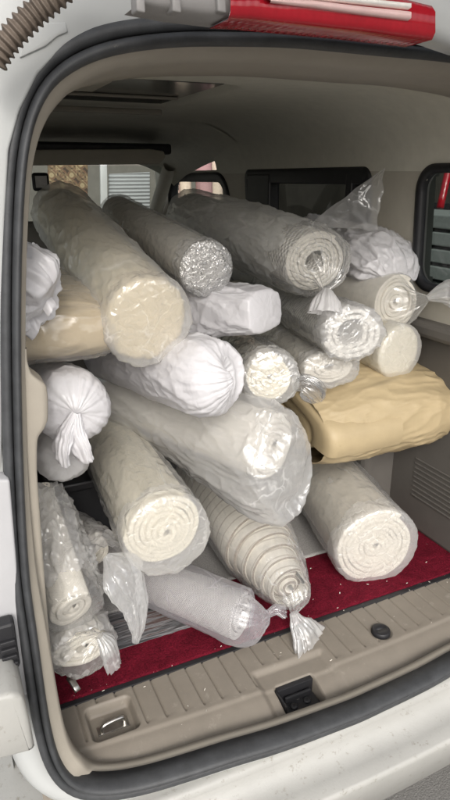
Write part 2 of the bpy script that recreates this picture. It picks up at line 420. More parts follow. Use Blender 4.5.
M['striped_rug'] = rug('striped_white_rug', (.82, .78, .7), (430, 430), .4)
def add_stripes(m, col, pitch, width):
    t = m.node_tree; b = t.nodes['Principled BSDF']; src = b.inputs['Base Color'].links[0].from_socket
    tc = t.nodes.new('ShaderNodeTexCoord'); sp = t.nodes.new('ShaderNodeSeparateXYZ'); t.links.new(tc.outputs['UV'], sp.inputs[0])
    n = tex(t, 'ShaderNodeTexNoise', Scale=9, Detail=2)
    best = None
    for out_, pt, wd in ((sp.outputs[1], pitch, width), ):
        a = t.nodes.new('ShaderNodeMath'); a.operation = 'MULTIPLY_ADD'; a.inputs[1].default_value = 1 / pt; t.links.new(out_, a.inputs[0]); t.links.new(n.outputs['Fac'], a.inputs[2])
        f = t.nodes.new('ShaderNodeMath'); f.operation = 'FRACT'; t.links.new(a.outputs[0], f.inputs[0])
        c = t.nodes.new('ShaderNodeMath'); c.operation = 'LESS_THAN'; c.inputs[1].default_value = wd; t.links.new(f.outputs[0], c.inputs[0])
        if best is None: best = c.outputs[0]
        else:
            mxx = t.nodes.new('ShaderNodeMath'); mxx.operation = 'MAXIMUM'; t.links.new(best, mxx.inputs[0]); t.links.new(c.outputs[0], mxx.inputs[1]); best = mxx.outputs[0]
    fa = t.nodes.new('ShaderNodeMath'); fa.operation = 'MULTIPLY'; fa.inputs[1].default_value = .55; t.links.new(best, fa.inputs[0])
    mx = t.nodes.new('ShaderNodeMix'); mx.data_type = 'RGBA'; t.links.new(fa.outputs[0], mx.inputs['Factor']); t.links.new(src, mx.inputs['A']); mx.inputs['B'].default_value = (*col, 1)
    t.links.new(mx.outputs['Result'], b.inputs['Base Color'])
add_stripes(M['striped_rug'], (.33, .28, .23), .028, .16)
M['grey_rug'] = rug('pale_grey_mesh_rug', (.62, .6, .59), (240, 240), .8, .3)
M['kraft'] = plain('mustard_cover', (.41, .325, .195), .5, .4, 9, .10, .25, 700, dirt=((.3, .23, .13), 16, .63))
def add_creases(m, scale, strength, stretch=(1, 1, 1)):
    t = m.node_tree; b = t.nodes['Principled BSDF']; bp, ed = crumple(t, scale, strength, .004, stretch)
    old = b.inputs['Normal'].links
    if old: t.links.new(old[0].from_socket, bp.inputs['Normal'])
    t.links.new(bp.outputs[0], b.inputs['Normal'])
add_creases(M['kraft'], 9, .08, (.5, 1, 1))
M['tan'] = plain('tan_cover', (.47, .385, .26), .55, .35, 9, .08, .2, 500)
add_creases(M['tan'], 18, .5, (.4, 1, 1))

def carpet_mat():
    m, t, b = mat_new('red_carpet_pile')
    n = tex(t, 'ShaderNodeTexNoise', Scale=300, Detail=5, Roughness=.75)
    n2 = tex(t, 'ShaderNodeTexNoise', Scale=26, Detail=5)
    r = ramp(t, n.outputs['Fac'], [(.34, (.10, .006, .017)), (.68, (.36, .02, .048))])
    r2 = ramp(t, n2.outputs['Fac'], [(.35, (.72, .72, .72)), (.65, (1, 1, 1))])
    mx = t.nodes.new('ShaderNodeMix'); mx.data_type = 'RGBA'; mx.blend_type = 'MULTIPLY'; mx.inputs['Factor'].default_value = 1
    t.links.new(r.outputs[0], mx.inputs['A']); t.links.new(r2.outputs[0], mx.inputs['B']); t.links.new(mx.outputs['Result'], b.inputs['Base Color'])
    b.inputs['Roughness'].default_value = .95; b.inputs['Specular IOR Level'].default_value = .1
    bump_into(t, b, n.outputs['Fac'], 1.0, .009); return m
M['carpet'] = carpet_mat()
def stripe_mat():
    m, t, b = mat_new('striped_mat_pile')
    tc = t.nodes.new('ShaderNodeTexCoord'); sp = t.nodes.new('ShaderNodeSeparateXYZ'); t.links.new(tc.outputs['Object'], sp.inputs[0])
    n = tex(t, 'ShaderNodeTexNoise', scale=(.04, 1, 1), Scale=95, Detail=1.5, Roughness=.5)
    r = ramp(t, n.outputs['Fac'], [(.36, (.03, .03, .032)), (.44, (.17, .17, .18)), (.5, (.06, .055, .055)), (.56, (.26, .26, .27)), (.63, (.1, .05, .04)), (.7, (.2, .2, .21))])
    r.color_ramp.interpolation = 'LINEAR'
    t.links.new(r.outputs[0], b.inputs['Base Color']); b.inputs['Roughness'].default_value = .95
    n2 = tex(t, 'ShaderNodeTexNoise', scale=(.25, 1, 1), Scale=500, Detail=3); bump_into(t, b, n2.outputs['Fac'], .8, .004); return m
M['stripes'] = stripe_mat()
M['felt'] = plain('grey_felt', (.34, .33, .32), .95, .1, 300, .3, .6, 700, bdist=.003)
M['asphalt'] = plain('concrete_paving', (.2, .195, .185), .9, .3, 200, .3, .6, 260, bdist=.005)
def glass_mat(name, col, a):
    m, t, b = mat_new(name); out = t.nodes['Material Output']
    tr = t.nodes.new('ShaderNodeBsdfTransparent'); tr.inputs[0].default_value = (*col, 1)
    gl = t.nodes.new('ShaderNodeBsdfGlossy'); gl.inputs['Roughness'].default_value = .02
    mx = t.nodes.new('ShaderNodeMixShader'); mx.inputs[0].default_value = a
    t.links.new(tr.outputs[0], mx.inputs[1]); t.links.new(gl.outputs[0], mx.inputs[2]); t.links.new(mx.outputs[0], out.inputs['Surface']); t.nodes.remove(b)
    return m
M['tint'] = glass_mat('tinted_window_glass', (.42, .45, .43), .05)
M['tint_dark'] = glass_mat('privacy_glass', (.22, .23, .22), .05)
M['clear'] = glass_mat('windscreen_glass', (.78, .82, .8), .05)
M['lamp_red'] = plain('red_lamp_lens', (.36, .006, .016), .12, .6, 20, .15)
_t = M['lamp_red'].node_tree; _w = tex(_t, 'ShaderNodeTexWave', Scale=32); bump_into(_t, _t.nodes['Principled BSDF'], _w.outputs['Fac'], .1, .002)
M['lamp_pale'] = plain('pale_lamp_lens', (.72, .5, .48), .12, .6, 20, .1)
M['gate_grey'] = plain('tailgate_grey', (.27, .26, .255), .45, .4, 25, .08, .1, 300)
M['tubing'] = plain('conduit_rubber', (.13, .105, .085), .6, .3, 60, .15, .2, 400)

# ------------------------------------------------------------------ setting
g = mesh('ground', [(-40, -40, -.62), (60, -40, -.62), (60, 60, -.62), (-40, 60, -.62)], [(0, 1, 2, 3)], M['asphalt'], smooth=False)
tag(g, 'grey concrete street surface under the van', 'street', kind='structure')

# ------------------------------------------------------------------ the van
XC = 0.61                                               # centre line of the van
van = thing('van', (XC, 1.9, -.62), 'white van with its tailgate raised and cargo bay full of wrapped rugs', 'van')

def yopen(x, z):                                        # the surface the rear opening lies in
    return .715 + .09 * max(z, 0) / 1.1 + .2 * (x - XC) ** 2
def at_open(px, py, off=0.0):
    Y = .75
    for _ in range(12):
        p = at(px, py, Y); Y = yopen(p[0], p[2]) + off
    return at(px, py, Y)

# seal centre line: left half read at the opening surface, mirrored for the right half
half_px = [(330, 725), (280, 742), (230, 757), (190, 770), (150, 782), (115, 789), (86, 789), (66, 780), (52, 760), (43, 730), (36, 690), (29, 640), (20.5, 580), (15, 500),
           (11.5, 400), (10.5, 300), (12.5, 210), (17, 150), (27, 108), (43, 78), (66, 58), (98, 43.5), (135, 36), (180, 32), (230, 32), (290, 34), (350, 40)]
half = np.array([at_open(*p) for p in half_px])
half[0][0] = XC; half[-1][0] = XC
mir = half[1:-1][::-1].copy(); mir[:, 0] = 2 * XC - mir[:, 0]
loop = np.concatenate([half, mir])
# resample smoothly
tt = np.concatenate([[0], np.cumsum(np.linalg.norm(np.diff(np.vstack([loop, loop[:1]]), axis=0), axis=1))])
ls = catmull(np.vstack([loop, loop[:1]]), tt, np.linspace(0, tt[-1], 361)[:-1])
for _ in range(3): ls = (np.roll(ls, 1, 0) + 2 * ls + np.roll(ls, -1, 0)) / 4
D = np.roll(ls, -1, 0) - np.roll(ls, 1, 0); D /= np.linalg.norm(D, axis=1)[:, None]
Yax = np.array([0, 1.0, 0])
OUT = np.cross(D, Yax); OUT /= np.linalg.norm(OUT, axis=1)[:, None]
ctr = ls.mean(0)
if ((ls - ctr) * OUT).sum() < 0: OUT = -OUT
BK = np.tile(-Yax, (len(ls), 1))                       # towards the rear (camera)
w_ = .0165
prof = []
for c0, rr, hh in ((.0085, .0095, .010), (-.009, .0085, .017)):
    for a_ in np.linspace(0, math.pi, 9):
        prof.append((c0 + rr * math.cos(a_), .002 + hh * math.sin(a_)))
prof = prof + [(-.0175, -.02), (.018, -.02)]
OUTs = OUT * (1 - .27 * np.abs(OUT[:, 0]) ** 2)[:, None]
seal = sweep('door_seal', ls, prof, M['rubber'], van, closed_path=True, up=(OUTs, BK))

# body flange round the seal, rolling forward into the sides and the roof
fl = []
for a, b in ((.012, -.010), (.022, -.006), (.034, -.006), (.046, -.012), (.055, -.028), (.06, -.06), (.062, -.10), (.063, -.16)):
    p = ls + OUT * a + BK * b
    fl.append(p)
fl = np.array(fl)
bodyshell = grid('body', np.concatenate([fl, fl[:, :1]], 1), M['paint'], van)

# pillar and header trim inside the seal
def smooth01(x): x = np.clip(x, 0, 1); return x * x * (3 - 2 * x)
side = np.abs(OUT[:, 0])                                # 1 on the pillars, 0 on header and sill
topm = smooth01(OUT[:, 2] * 1.4)
low = smooth01((.42 - ls[:, 2]) / .12) * smooth01((ls[:, 2] - .02) / .1)
low2 = smooth01((.62 - ls[:, 2]) / .5)
inn = .004 + .004 * side + .012 * low2 + .012 * topm
rows = [ls - OUTs * .013 + BK * .010]
depth_end = .03 + .115 * topm
for f, gq in ((.35, .0), (.8, .06), (1.0, .25), (1.06, .6), (1.06, 1.0)):
    rows.append(ls - OUTs * .013 - OUT * (.002 + inn * f)[:, None] - BK * (depth_end * gq + .001)[:, None] * 1.0)
# wrap edge so that it has thickness
rows.append(ls - OUT * (inn * .7)[:, None] - BK * (depth_end * 1.0 + .004)[:, None])
rows.append(ls + OUT * .03 - BK * (depth_end * 1.0 + .004)[:, None])
R_ = np.array(rows)
_dv = 1 - smooth01((OUT[:, 2] + .98) / .42)
R_[..., 2] -= (.022 * _dv)[None, :]; R_[..., 1] += (.012 * _dv)[None, :]
inn = inn * smooth01((OUT[:, 2] + .97) / .25)
keep = OUT[:, 2] > -.96                                  # not along the sill
trimf = grid('pillar_trim', np.concatenate([R_, R_[:, :1]], 1), M['taupe_light'], van)

# lower pillar panel on the left with its stepped edge
def slab(name, px_pts, Y, depth, mat, parent, bevel=.004):
    f = [at(px, py, Y) for px, py in px_pts]
    bm = bmesh.new()
    vs = [bm.verts.new(p) for p in f]; fc = bm.faces.new(vs)
    r = bmesh.ops.extrude_face_region(bm, geom=[fc])
    for v in [v for v in r['geom'] if isinstance(v, bmesh.types.BMVert)]: v.co.y += depth
    bmesh.ops.recalc_face_normals(bm, faces=bm.faces[:])
    bmesh.ops.bevel(bm, geom=bm.edges[:], offset=bevel, segments=3, profile=.5, affect='EDGES')
    me = bpy.data.meshes.new(name); bm.to_mesh(me); bm.free()
    for p_ in me.polygons: p_.use_smooth = True
    return link(name, me, parent, mat)
def ribbon(name, left, right, Y, mat, parent, depth=.05, bulge=.006):
    A_ = np.array([at(x, y, Y) for x, y in left]); B_ = np.array([at(x, y, Y) for x, y in right])
    t_ = np.linspace(0, 1, len(A_)); tq = np.linspace(0, 1, 90)
    A_ = np.stack([np.interp(tq, t_, A_[:, c]) for c in range(3)], 1); B_ = np.stack([np.interp(tq, t_, B_[:, c]) for c in range(3)], 1)
    for _ in range(3): B_[1:-1] = (B_[:-2] + 2 * B_[1:-1] + B_[2:]) / 4
    rows_ = [A_ + [0, depth, 0], A_]
    for f in (.1, .4, .75, .93): rows_.append(A_ * (1 - f) + B_ * f - [0, bulge * math.sin(math.pi * min(1, f * .5 + .25)), 0])
    rows_ += [B_ + [0, .003, 0], B_ + [0, depth, 0]]
    return grid(name, np.array(rows_), mat, parent)
ribbon('pillar_panel', [(20, 348), (20, 360), (20, 373), (20, 383), (20, 400), (20, 420), (21, 428), (22, 436), (23, 470), (26, 540), (32, 600), (38, 650), (44, 700), (52, 750), (58, 765)],
       [(26.5, 348), (27, 360), (31, 374), (47, 385), (48.5, 400), (48.5, 420), (45, 428), (37.5, 437), (37, 470), (42, 540), (46.5, 600), (51, 650), (56, 700), (64, 755), (68, 770)], .842, M['taupe_light'], van)
# sill plate
xs = np.arange(.035, 1.186, .0015); ys = np.concatenate([np.arange(.700, .99, .0028)])
X, Y = np.meshgrid(xs, ys)
Y0 = .722 + .2 * (X - XC) ** 2
Y = Y0 + (Y - .700) / .29 * (.99 - Y0)
bow = .08 * (X - XC) ** 2                                # the sill bows out in the middle
Yb = Y - bow
Z = -.004 - .030 * smooth01((.83 - Yb) / .10) ** 1.0 - .0035 * smooth01((.835 - Yb) / .01)
# grooves
gx = ((X - .03) / .0375) % 1.0
gro = np.exp(-((gx - .5) / .04) ** 2)
gm = smooth01((Yb - .842) / .008) * smooth01((.962 - Yb) / .006)
sk = atz(112, 716, 0); pk = atz(381, 630, 0); ct = atz(300, 690, -.012)
def rrect(x, y, cx, cy, hx, hy, r, soft):
    dx = np.abs(x - cx) - (hx - r); dy = np.abs(y - cy) - (hy - r)
    d_ = np.hypot(np.maximum(dx, 0), np.maximum(dy, 0)) + np.minimum(np.maximum(dx, dy), 0) - r
    return smooth01(.5 - d_ / soft)
rec = rrect(X, Y, sk[0], sk[1], .042, .038, .010, .009)
recflat = rrect(X, Y, sk[0], sk[1], .052, .048, .012, .006)
cat_zone = rrect(X, Y, ct[0] + .012, ct[1] + .035, .082, .075, .02, .016)
pkd = np.hypot(X - pk[0], Y - pk[1])
gm = gm * (1 - recflat) * (1 - cat_zone * smooth01((.90 - Yb) / .01)) * smooth01((pkd - .026) / .004)
Z = Z - .0055 * gro * gm + .0022 * (((gx + .5) % 1.0) - .5) * gm * 1.0
Z = Z - .022 * rec
Z = Z - .008 * cat_zone * smooth01((.885 - Yb) / .015)
pocket = rrect(X, Y, ct[0], ct[1], .044, .026, .006, .006)
Z = Z - .035 * pocket
Z = Z - .004 * rrect(X, Y, pk[0], pk[1], .024, .024, .024, .005)
sp_ = mesh  # (keep the helper name short below)
sill = grid('sill_plate', np.stack([X, Y, Z], -1), M['taupe'], van)
# striker: a small steel hoop in its recess
hp = [(-.022, 0), (-.022, .011), (-.016, .017), (.016, .017), (.022, .011), (.022, 0)]
pts = [np.array([sk[0] + a, sk[1] - .004 + .12 * a, -.026 + b]) for a, b in hp]
tube('striker', [(p, .0042, .0042, 0, 0) for p in pts], M['steel'], sill, nth=14, res=.003, up=(0, 1, 0))
box_mesh('striker_base', (sk[0] - .03, sk[1] - .012, -.0258), (sk[0] + .03, sk[1] + .008, -.0235), M['steel'], sill, .001)
# latch catch in the pocket
box_mesh('latch_body', (ct[0] - .038, ct[1] - .022, -.052), (ct[0] + .038, ct[1] + .022, -.040), M['black'], sill, .003)
for k_, (dx, dy) in enumerate(((-.018, -.008), (.014, -.006), (.0, .012))):
    p = np.array([ct[0] + dx, ct[1] + dy, -.041])
    tube('bolt', [(p, .008, .008, 0, 0), (p + [0, 0, .004], .008, .008, 0, 0), (p + [0, 0, .006], .005, .005, 0, 0), (p + [0, 0, .0062], .001, .001, 0, 0)], M['steel' if k_ == 2 else 'black'], sill, nth=18, res=.002, up=(0, 1, 0), linear=True)
box_mesh('latch_bracket', (ct[0] - .030, ct[1] + .004, -.04), (ct[0] + .030, ct[1] + .010, -.026), M['black'], sill, .002)
box_mesh('latch_liner', (ct[0] - .041, ct[1] + .0165, -.05), (ct[0] + .041, ct[1] + .027, -.014), M['black'], sill, .001)
box_mesh('latch_liner', (ct[0] - .0445, ct[1] - .022, -.05), (ct[0] - .041, ct[1] + .024, -.016), M['black'], sill, .001)
# round black cap
tube('cap', [(np.array([pk[0], pk[1], z_]), r_, r_, 0, 0) for z_, r_ in ((-.008, .021), (-.002, .021), (.002, .0195), (.003, .015), (.0022, .008), (.0022, .001))], M['black'], sill, nth=40, res=.002, up=(0, 1, 0), linear=True)

# bumper
bx = np.linspace(-.25, 1.47, 90)
bb = .10 * (bx - XC) ** 2
e0 = atz(395, 772, -.075)
ye = e0[1] - .10 * (e0[0] - XC) ** 2
bprof = [(.92, -.062), (.735, -.050), (.71, -.051), (ye + .1, -.056), (ye + .03, -.062), (ye + .006, -.0655), (ye + .001, -.068), (ye + .001, -.078), (ye + .006, -.10), (ye + .035, -.195), (ye + .05, -.205), (ye + .08, -.21), (ye + .2, -.21)]
bp_ = np.array([np.stack([bx, y_ + bb * (.55 if i < 3 else 1.0), np.full_like(bx, z_)], -1) for i, (y_, z_) in enumerate(bprof)])
grid('bumper', bp_, M['bumper'], van)
for sx_ in (-.36, 1.13):
    box_mesh('bumper_side', (sx_, .64, -.30), (sx_ + .45, 1.6, -.047), M['bumper'], van, .02, 4)
# upper bumper corner on the left, with the gap under it
slab('bumper_corner', [(-60, 712), (14, 694), (24, 698), (30, 722), (35, 750), (30, 753), (-60, 778)], .70, .1, M['bumper'], van, .008)
# grey jamb panel beside the seal low on the left and its rubber stop
slab('rear_jamb', [(-40, 480), (10, 480), (20, 600), (30, 690), (26, 700), (-40, 715)], .80, .03, M['grey_inner'], van, .004)
stp = at(8, 640, .785)
st_o = box_mesh('rubber_stop', stp + [-.02, -.012, -.045], stp + [.0115, .012, .036], M['black'], van, .005)
for i in range(4):
    box_mesh('rib', stp + [-.012, -.018, -.034 + .013 * i], stp + [.009, -.0115, -.028 + .013 * i], M['black'], st_o, .0015)

# floor and carpets
box_mesh('floor_panel', (.06, .95, -.06), (1.16, 3.3, -.012), M['trim_dark'], van, 0)
def carpet(name, x0, x1, y0, y1, z0, z1, mat, label, cat, amp=.0015, edge_wave=.002, n=160, m=80, rot=0):
    xs_ = np.linspace(x0, x1, n); ys_ = np.linspace(y0, y1, m); X_, Y_ = np.meshgrid(xs_, ys_)
    q = np.stack([X_ * 60, Y_ * 60, X_ * 0], -1)
    Z_ = z1 + amp * noise(q) + amp * noise(q * .2)
    Y_ = Y_ + edge_wave * noise(np.stack([X_ * 25, X_ * 0, X_ * 0 + 3], -1)) * (Y_ < y0 + .03)
    if rot:
        cx, cy = (x0 + x1) / 2, (y0 + y1) / 2; c_, s_ = math.cos(rot), math.sin(rot)
        X_, Y_ = cx + (X_ - cx) * c_ - (Y_ - cy) * s_, cy + (X_ - cx) * s_ + (Y_ - cy) * c_
    P = np.stack([X_, Y_, Z_], -1)
    drop = P[:1].copy(); drop[..., 2] = z0
    P = np.concatenate([drop, P], 0)
    o = grid(name, P, mat); return tag(o, label, cat)
carpet('carpet', .075, 1.15, .966, 2.2, -.012, .002, M['carpet'], 'dark red carpet covering the load floor behind the sill', 'carpet', .0022, .004, 300, 260)
carpet('floor_mat', .085, .50, 1.055, 1.165, .002, .010, M['stripes'], 'grey and black striped mat strip on the red carpet at left', 'mat', .001, .003)
carpet('felt_sheet', .085, .97, 1.172, 1.9, .002, .007, M['felt'], 'speckled grey felt sheet lying on the red carpet under the rolls', 'sheet', .001, .002)
# dark backing strip of the carpet showing along the sill
box_mesh('sill_strip', (.075, .953, -.012), (1.15, .9655, -.0015), M['black'], van, .001)

# headliner with sunroof recess and the cove down to the right and left walls
WX = 1.125
def ceil_z(x, y):
    e = np.clip((np.abs(x - XC) - .26) / (WX - XC - .26), 0, 1)
    return 1.135 - .165 * (1 - np.sqrt(np.clip(1 - e ** 2.2, 0, 1))) - .012 * (np.abs(x - XC) / .5) ** 2 + .012 * np.clip(y - .9, 0, .5)
a_ = np.linspace(-1, 1, 121); xs = XC + np.sign(a_) * (WX - XC) * (1 - (1 - np.abs(a_)) ** 1.4)
ys = np.linspace(.9, 2.25, 90)
X, Y = np.meshgrid(xs, ys)
Y = Y + (.25 * np.clip((np.abs(X - XC) - .2) / .3, 0, 1)) * (Y - .9) / 1.35
Z = ceil_z(X, Y)
sx0, sx1, sy0, sy1 = XC - .17, XC + .09, 1.36, 1.86
Zr = Z + .028 * rrect(X, Y, .38, 1.62, .30, .24, .05, .03)
grid('headliner', np.stack([X, Y, Zr], -1), M['headliner'], van)
sr = box_mesh('sunroof', (.10, 1.405, 1.146), (.655, 1.835, 1.156), M['dark_glass'], van, .004)
box_mesh('tan_reflection', (.11, 1.43, 1.140), (.40, 1.60, 1.1455), M['trim'], sr, .002)  # tan reflection in the dark glass, built as a flat tan panel
box_mesh('sunroof_rail', (.11, 1.66, 1.139), (.64, 1.672, 1.1455), M['taupe_light'], sr, .002)
box_mesh('front_rail', (.10, 1.845, 1.118), (.66, 1.865, 1.133), M['taupe_light'], sr, .004)
# front part of the roof lining, lower and farther
X, Y = np.meshgrid(np.linspace(.1, 1.12, 60), np.linspace(2.2, 3.0, 30))
Z = 1.15 - .12 * (np.abs(X - XC) / .51) ** 4 - .12 * ((Y - 2.2) / .8) ** 2
grid('front_headliner', np.stack([X, Y, Z], -1), M['headliner'], van)
box_mesh('roof_band', (.12, 2.50, 1.035), (.93, 2.72, 1.075), M['black'], van, .01)  # plain black bar added below the front roof lining
vz = slab('sun_visor', [(-10, 150), (150, 149), (164, 151), (166, 157), (160, 164), (-10, 166)], 2.46, .02, M['trim'], van, .006)
# roof skin above
X, Y = np.meshgrid(np.linspace(.02, 1.2, 40), np.linspace(.83, 3.1, 40))
Z = 1.215 - .05 * (np.abs(X - XC) / .59) ** 3
grid('roof', np.stack([X, Y, Z], -1), M['paint'], van)

# side walls with window openings
def wall_x(z): return WX + .045 * np.clip((.97 - z) / .97, 0, 1) ** .8
def win_inside(y, z, w): 
    y0, y1, z0, z1, r = w
    dx = np.abs(y - (y0 + y1) / 2) - ((y1 - y0) / 2 - r); dz = np.abs(z - (z0 + z1) / 2) - ((z1 - z0) / 2 - r)
    return np.hypot(np.maximum(dx, 0), np.maximum(dz, 0)) + np.minimum(np.maximum(dx, dz), 0) - r
WINS = [(.94, 1.268, .685, .965, .05), (1.48, 2.22, .58, .962, .02), (2.40, 3.1, .5, .955, .10)]
def side_wall(sgn, nm, mat=None, off=0.0, y_lo=.91, z_lo=.24, skip=-.004):
    ys = np.arange(y_lo, 3.3, .0125); zs = np.arange(z_lo, .985, .0125)
    Yg, Zg = np.meshgrid(ys, zs); Xg = wall_x(Zg) + off
    if sgn < 0: Xg = 2 * XC - Xg
    V = np.stack([Xg, Yg, Zg], -1).reshape(-1, 3); n, m = Yg.shape; F = []
    for i in range(n - 1):
        for j in range(m - 1):
            yc, zc = ys[j] + .006, zs[i] + .006
            if min(win_inside(yc, zc, w) for w in WINS) > skip: F.append((i * m + j, i * m + j + 1, (i + 1) * m + j + 1, (i + 1) * m + j))
    o = mesh(nm, V, F, mat or M['trim'], van)
    if off: return o
    for k_, w in enumerate(WINS):
        y0, y1, z0, z1, r = w
        ang = []
        for cx_, cz_, a0 in ((y1 - r, z1 - r, 0), (y0 + r, z1 - r, 90), (y0 + r, z0 + r, 180), (y1 - r, z0 + r, 270)):
            for a in np.linspace(a0, a0 + 90, 10): ang.append((cx_ + r * math.cos(math.radians(a)), cz_ + r * math.sin(math.radians(a)), math.cos(math.radians(a)), math.sin(math.radians(a))))
        ang = np.array(ang)
        xw = wall_x(ang[:, 1])
        if sgn < 0: xw = 2 * XC - xw
        path = np.stack([xw, ang[:, 0], ang[:, 1]], -1)
        A = np.stack([0 * xw, ang[:, 2], ang[:, 3]], -1); B = np.tile(np.array([-1.0 * sgn, 0, 0]), (len(xw), 1))
        wd = (.004, .030, .022)[k_]
        fr = sweep('window_frame', path, [(.014, .0), (.014, .006), (.004, .009), (-wd, .007), (-wd - .004, 0), (-wd - .004, (-.012, -.03, -.03)[k_]), (.014, -.03)], M['black'], van, closed_path=True, up=(A, B))
        # pane
        gx_ = path + B * -.022
        mesh('window_glass', list(gx_ + A * -.004), [tuple(range(len(gx_)))], M['clear'] if (sgn < 0 or k_ == 2) else (M['tint'] if k_ < 1 else M['tint_dark']), fr, smooth=False)  # unseen left panes left untinted to let extra light onto the pile
    return o
side_wall(1, 'side_wall')
side_wall(-1, 'side_wall')
for sgn in (1, -1): side_wall(sgn, 'side_panel', M['paint'], .052, .9, -.5, .012)
# sliding door window divider and the B pillar
box_mesh('window_divider', (WX - .008, 1.545, .58), (WX + .03, 1.575, .96), M['black'], van, .004)
box_mesh('window_divider', (WX - .01, 2.03, .58), (WX + .035, 2.2, .96), M['black'], van, .006)
# lower right trim: ledge, wheel arch with a ribbed vent
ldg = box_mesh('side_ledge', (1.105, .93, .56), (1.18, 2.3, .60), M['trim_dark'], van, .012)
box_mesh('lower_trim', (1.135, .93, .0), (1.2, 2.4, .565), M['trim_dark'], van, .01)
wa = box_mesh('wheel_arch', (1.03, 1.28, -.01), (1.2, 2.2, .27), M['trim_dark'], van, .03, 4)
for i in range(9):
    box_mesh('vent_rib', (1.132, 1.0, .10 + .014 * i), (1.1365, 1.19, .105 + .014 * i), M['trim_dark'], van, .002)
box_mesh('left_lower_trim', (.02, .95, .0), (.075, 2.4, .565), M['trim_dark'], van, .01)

# front of the cabin: A pillar, windscreen, dash, seats
pA = [(np.array([1.05, 2.86, 1.0]), .03, .03, 0, 0), (np.array([1.085, 3.15, .82]), .035, .035, 0, 0), (np.array([1.12, 3.5, .55]), .04, .04, 0, 0)]
tube('windscreen_pillar', pA, M['trim'], van, nth=20, res=.03)
pB = [(np.array([2 * XC - p[0][0], p[0][1], p[0][2]]),) + p[1:] for p in pA]
tube('windscreen_pillar', pB, M['trim'], van, nth=20, res=.03)
ws = grid('windscreen', np.array([[(x_, 2.98 - .08 * ((x_ - XC) / .5) ** 2 + .7 * f, 1.0 - .5 * f) for x_ in np.linspace(.14, 1.08, 20)] for f in (0, .5, 1)]), M['clear'], van)
box_mesh('dashboard', (.1, 3.0, .1), (1.14, 3.6, .48), M['black'], van, .05, 4)
def seat(x0):
    s_ = thing('seat', (x0, 2.5, 0), None, None)
    s_.parent = van; s_.matrix_parent_inverse = Matrix.Translation(-van.location)
    tube('backrest', [(np.array([x0, 2.42 + .1 * (.45 - z_), z_]), .2 * q, .07 * q, 0, .002) for z_, q in ((0, .9), (.1, 1), (.4, 1), (.56, .85), (.6, .4))], M['trim_dark'], s_, nth=40, res=.03, sq=3.5, caps=(1,), up=(0, 1, 0))
    tube('headrest', [(np.array([x0, 2.40, z_]), .12 * q, .045 * q, 0, .001) for z_, q in ((.62, .5), (.66, 1), (.76, 1), (.8, .5))], M['trim_dark'], s_, nth=40, res=.03, sq=3, caps=(0, 1), up=(0, 1, 0))
seat(.34); seat(.9)
# inside mirror seen low in the windscreen
mp = at(41, 182, 2.75)
mr = box_mesh('inside_mirror', mp + [-.035, -.01, -.035], mp + [.033, .012, .036], M['black'], van, .012, 3)
box_mesh('mirror_glass', mp + [-.024, -.0125, -.022], mp + [.023, -.0105, .024], plain('mirror_face', (.32, .31, .29), .15, .5), mr, .0008)

# raised tailgate: slab hinged at the roof edge, its lower skin grey, a red lamp strip along the hinge edge
def gatept(u, v, dz=0):                                  # u across, v from the hinge outwards
    return np.array([XC + u, .735 - .93 * v - .02 * (u / .5) ** 2, 1.225 + .40 * v + dz - .03 * (u / .5) ** 2])
us = np.linspace(-.53, .53, 40); vs = np.linspace(.02, .95, 20)
lowr = np.array([[gatept(u, v, .05) for u in us] for v in vs]); upp = np.array([[gatept(u, v, .085) for u in us] for v in vs])
gate = grid('tailgate', np.concatenate([lowr, upp[::-1], lowr[:1]], 0), M['gate_grey'], van)
def pxstrip(name, top, bot, Y, dep, mat, parent):
    A_ = np.array([at(x, y, Y) for x, y in top]); B_ = np.array([at(x, y, Y) for x, y in bot])
    bk = np.array([0, dep, 0])
    P = np.stack([A_ + bk, A_, A_ * .8 + B_ * .2 - [0, .006, 0], A_ * .2 + B_ * .8 - [0, .006, 0], B_, B_ + bk], 0)
    return grid(name, P, mat, parent)
lamp = pxstrip('brake_lamp', [(228, -8), (250, -10), (300, -10), (360, -6), (400, -2), (432, 6)], [(228, 19), (250, 20), (300, 25), (360, 31), (400, 36), (432, 40)], .69, .05, M['lamp_red'], gate)
pxstrip('lamp_insert', [(262, -2), (310, 0), (360, 6), (408, 11)], [(270, 3), (310, 8), (360, 15), (408, 21)], .683, .002, M['lamp_pale'], lamp)
pxstrip('lamp_insert', [(262, -9), (310, -7), (360, -2), (408, 3)], [(270, -3), (310, 0), (360, 5), (408, 10)], .683, .002, plain('white_lamp_lens', (.8, .76, .72), .15), lamp)
pxstrip('hinge_trim', [(138, -20), (180, -18), (228, -14)], [(138, 4), (180, 12), (228, 18)], .70, .05, M['gate_grey'], gate)
for px in (136, 172, 217):
    slab('clip', [(px, -6), (px + 9, -5), (px + 10, 13), (px + 1, 11)], .688, .02, M['gate_grey'], gate, .002)
pxstrip('hinge_cover', [(404, -30), (430, -28), (470, -24), (520, -20)], [(404, 14), (430, 36), (470, 50), (520, 60)], .705, .04, M['paint'], gate)
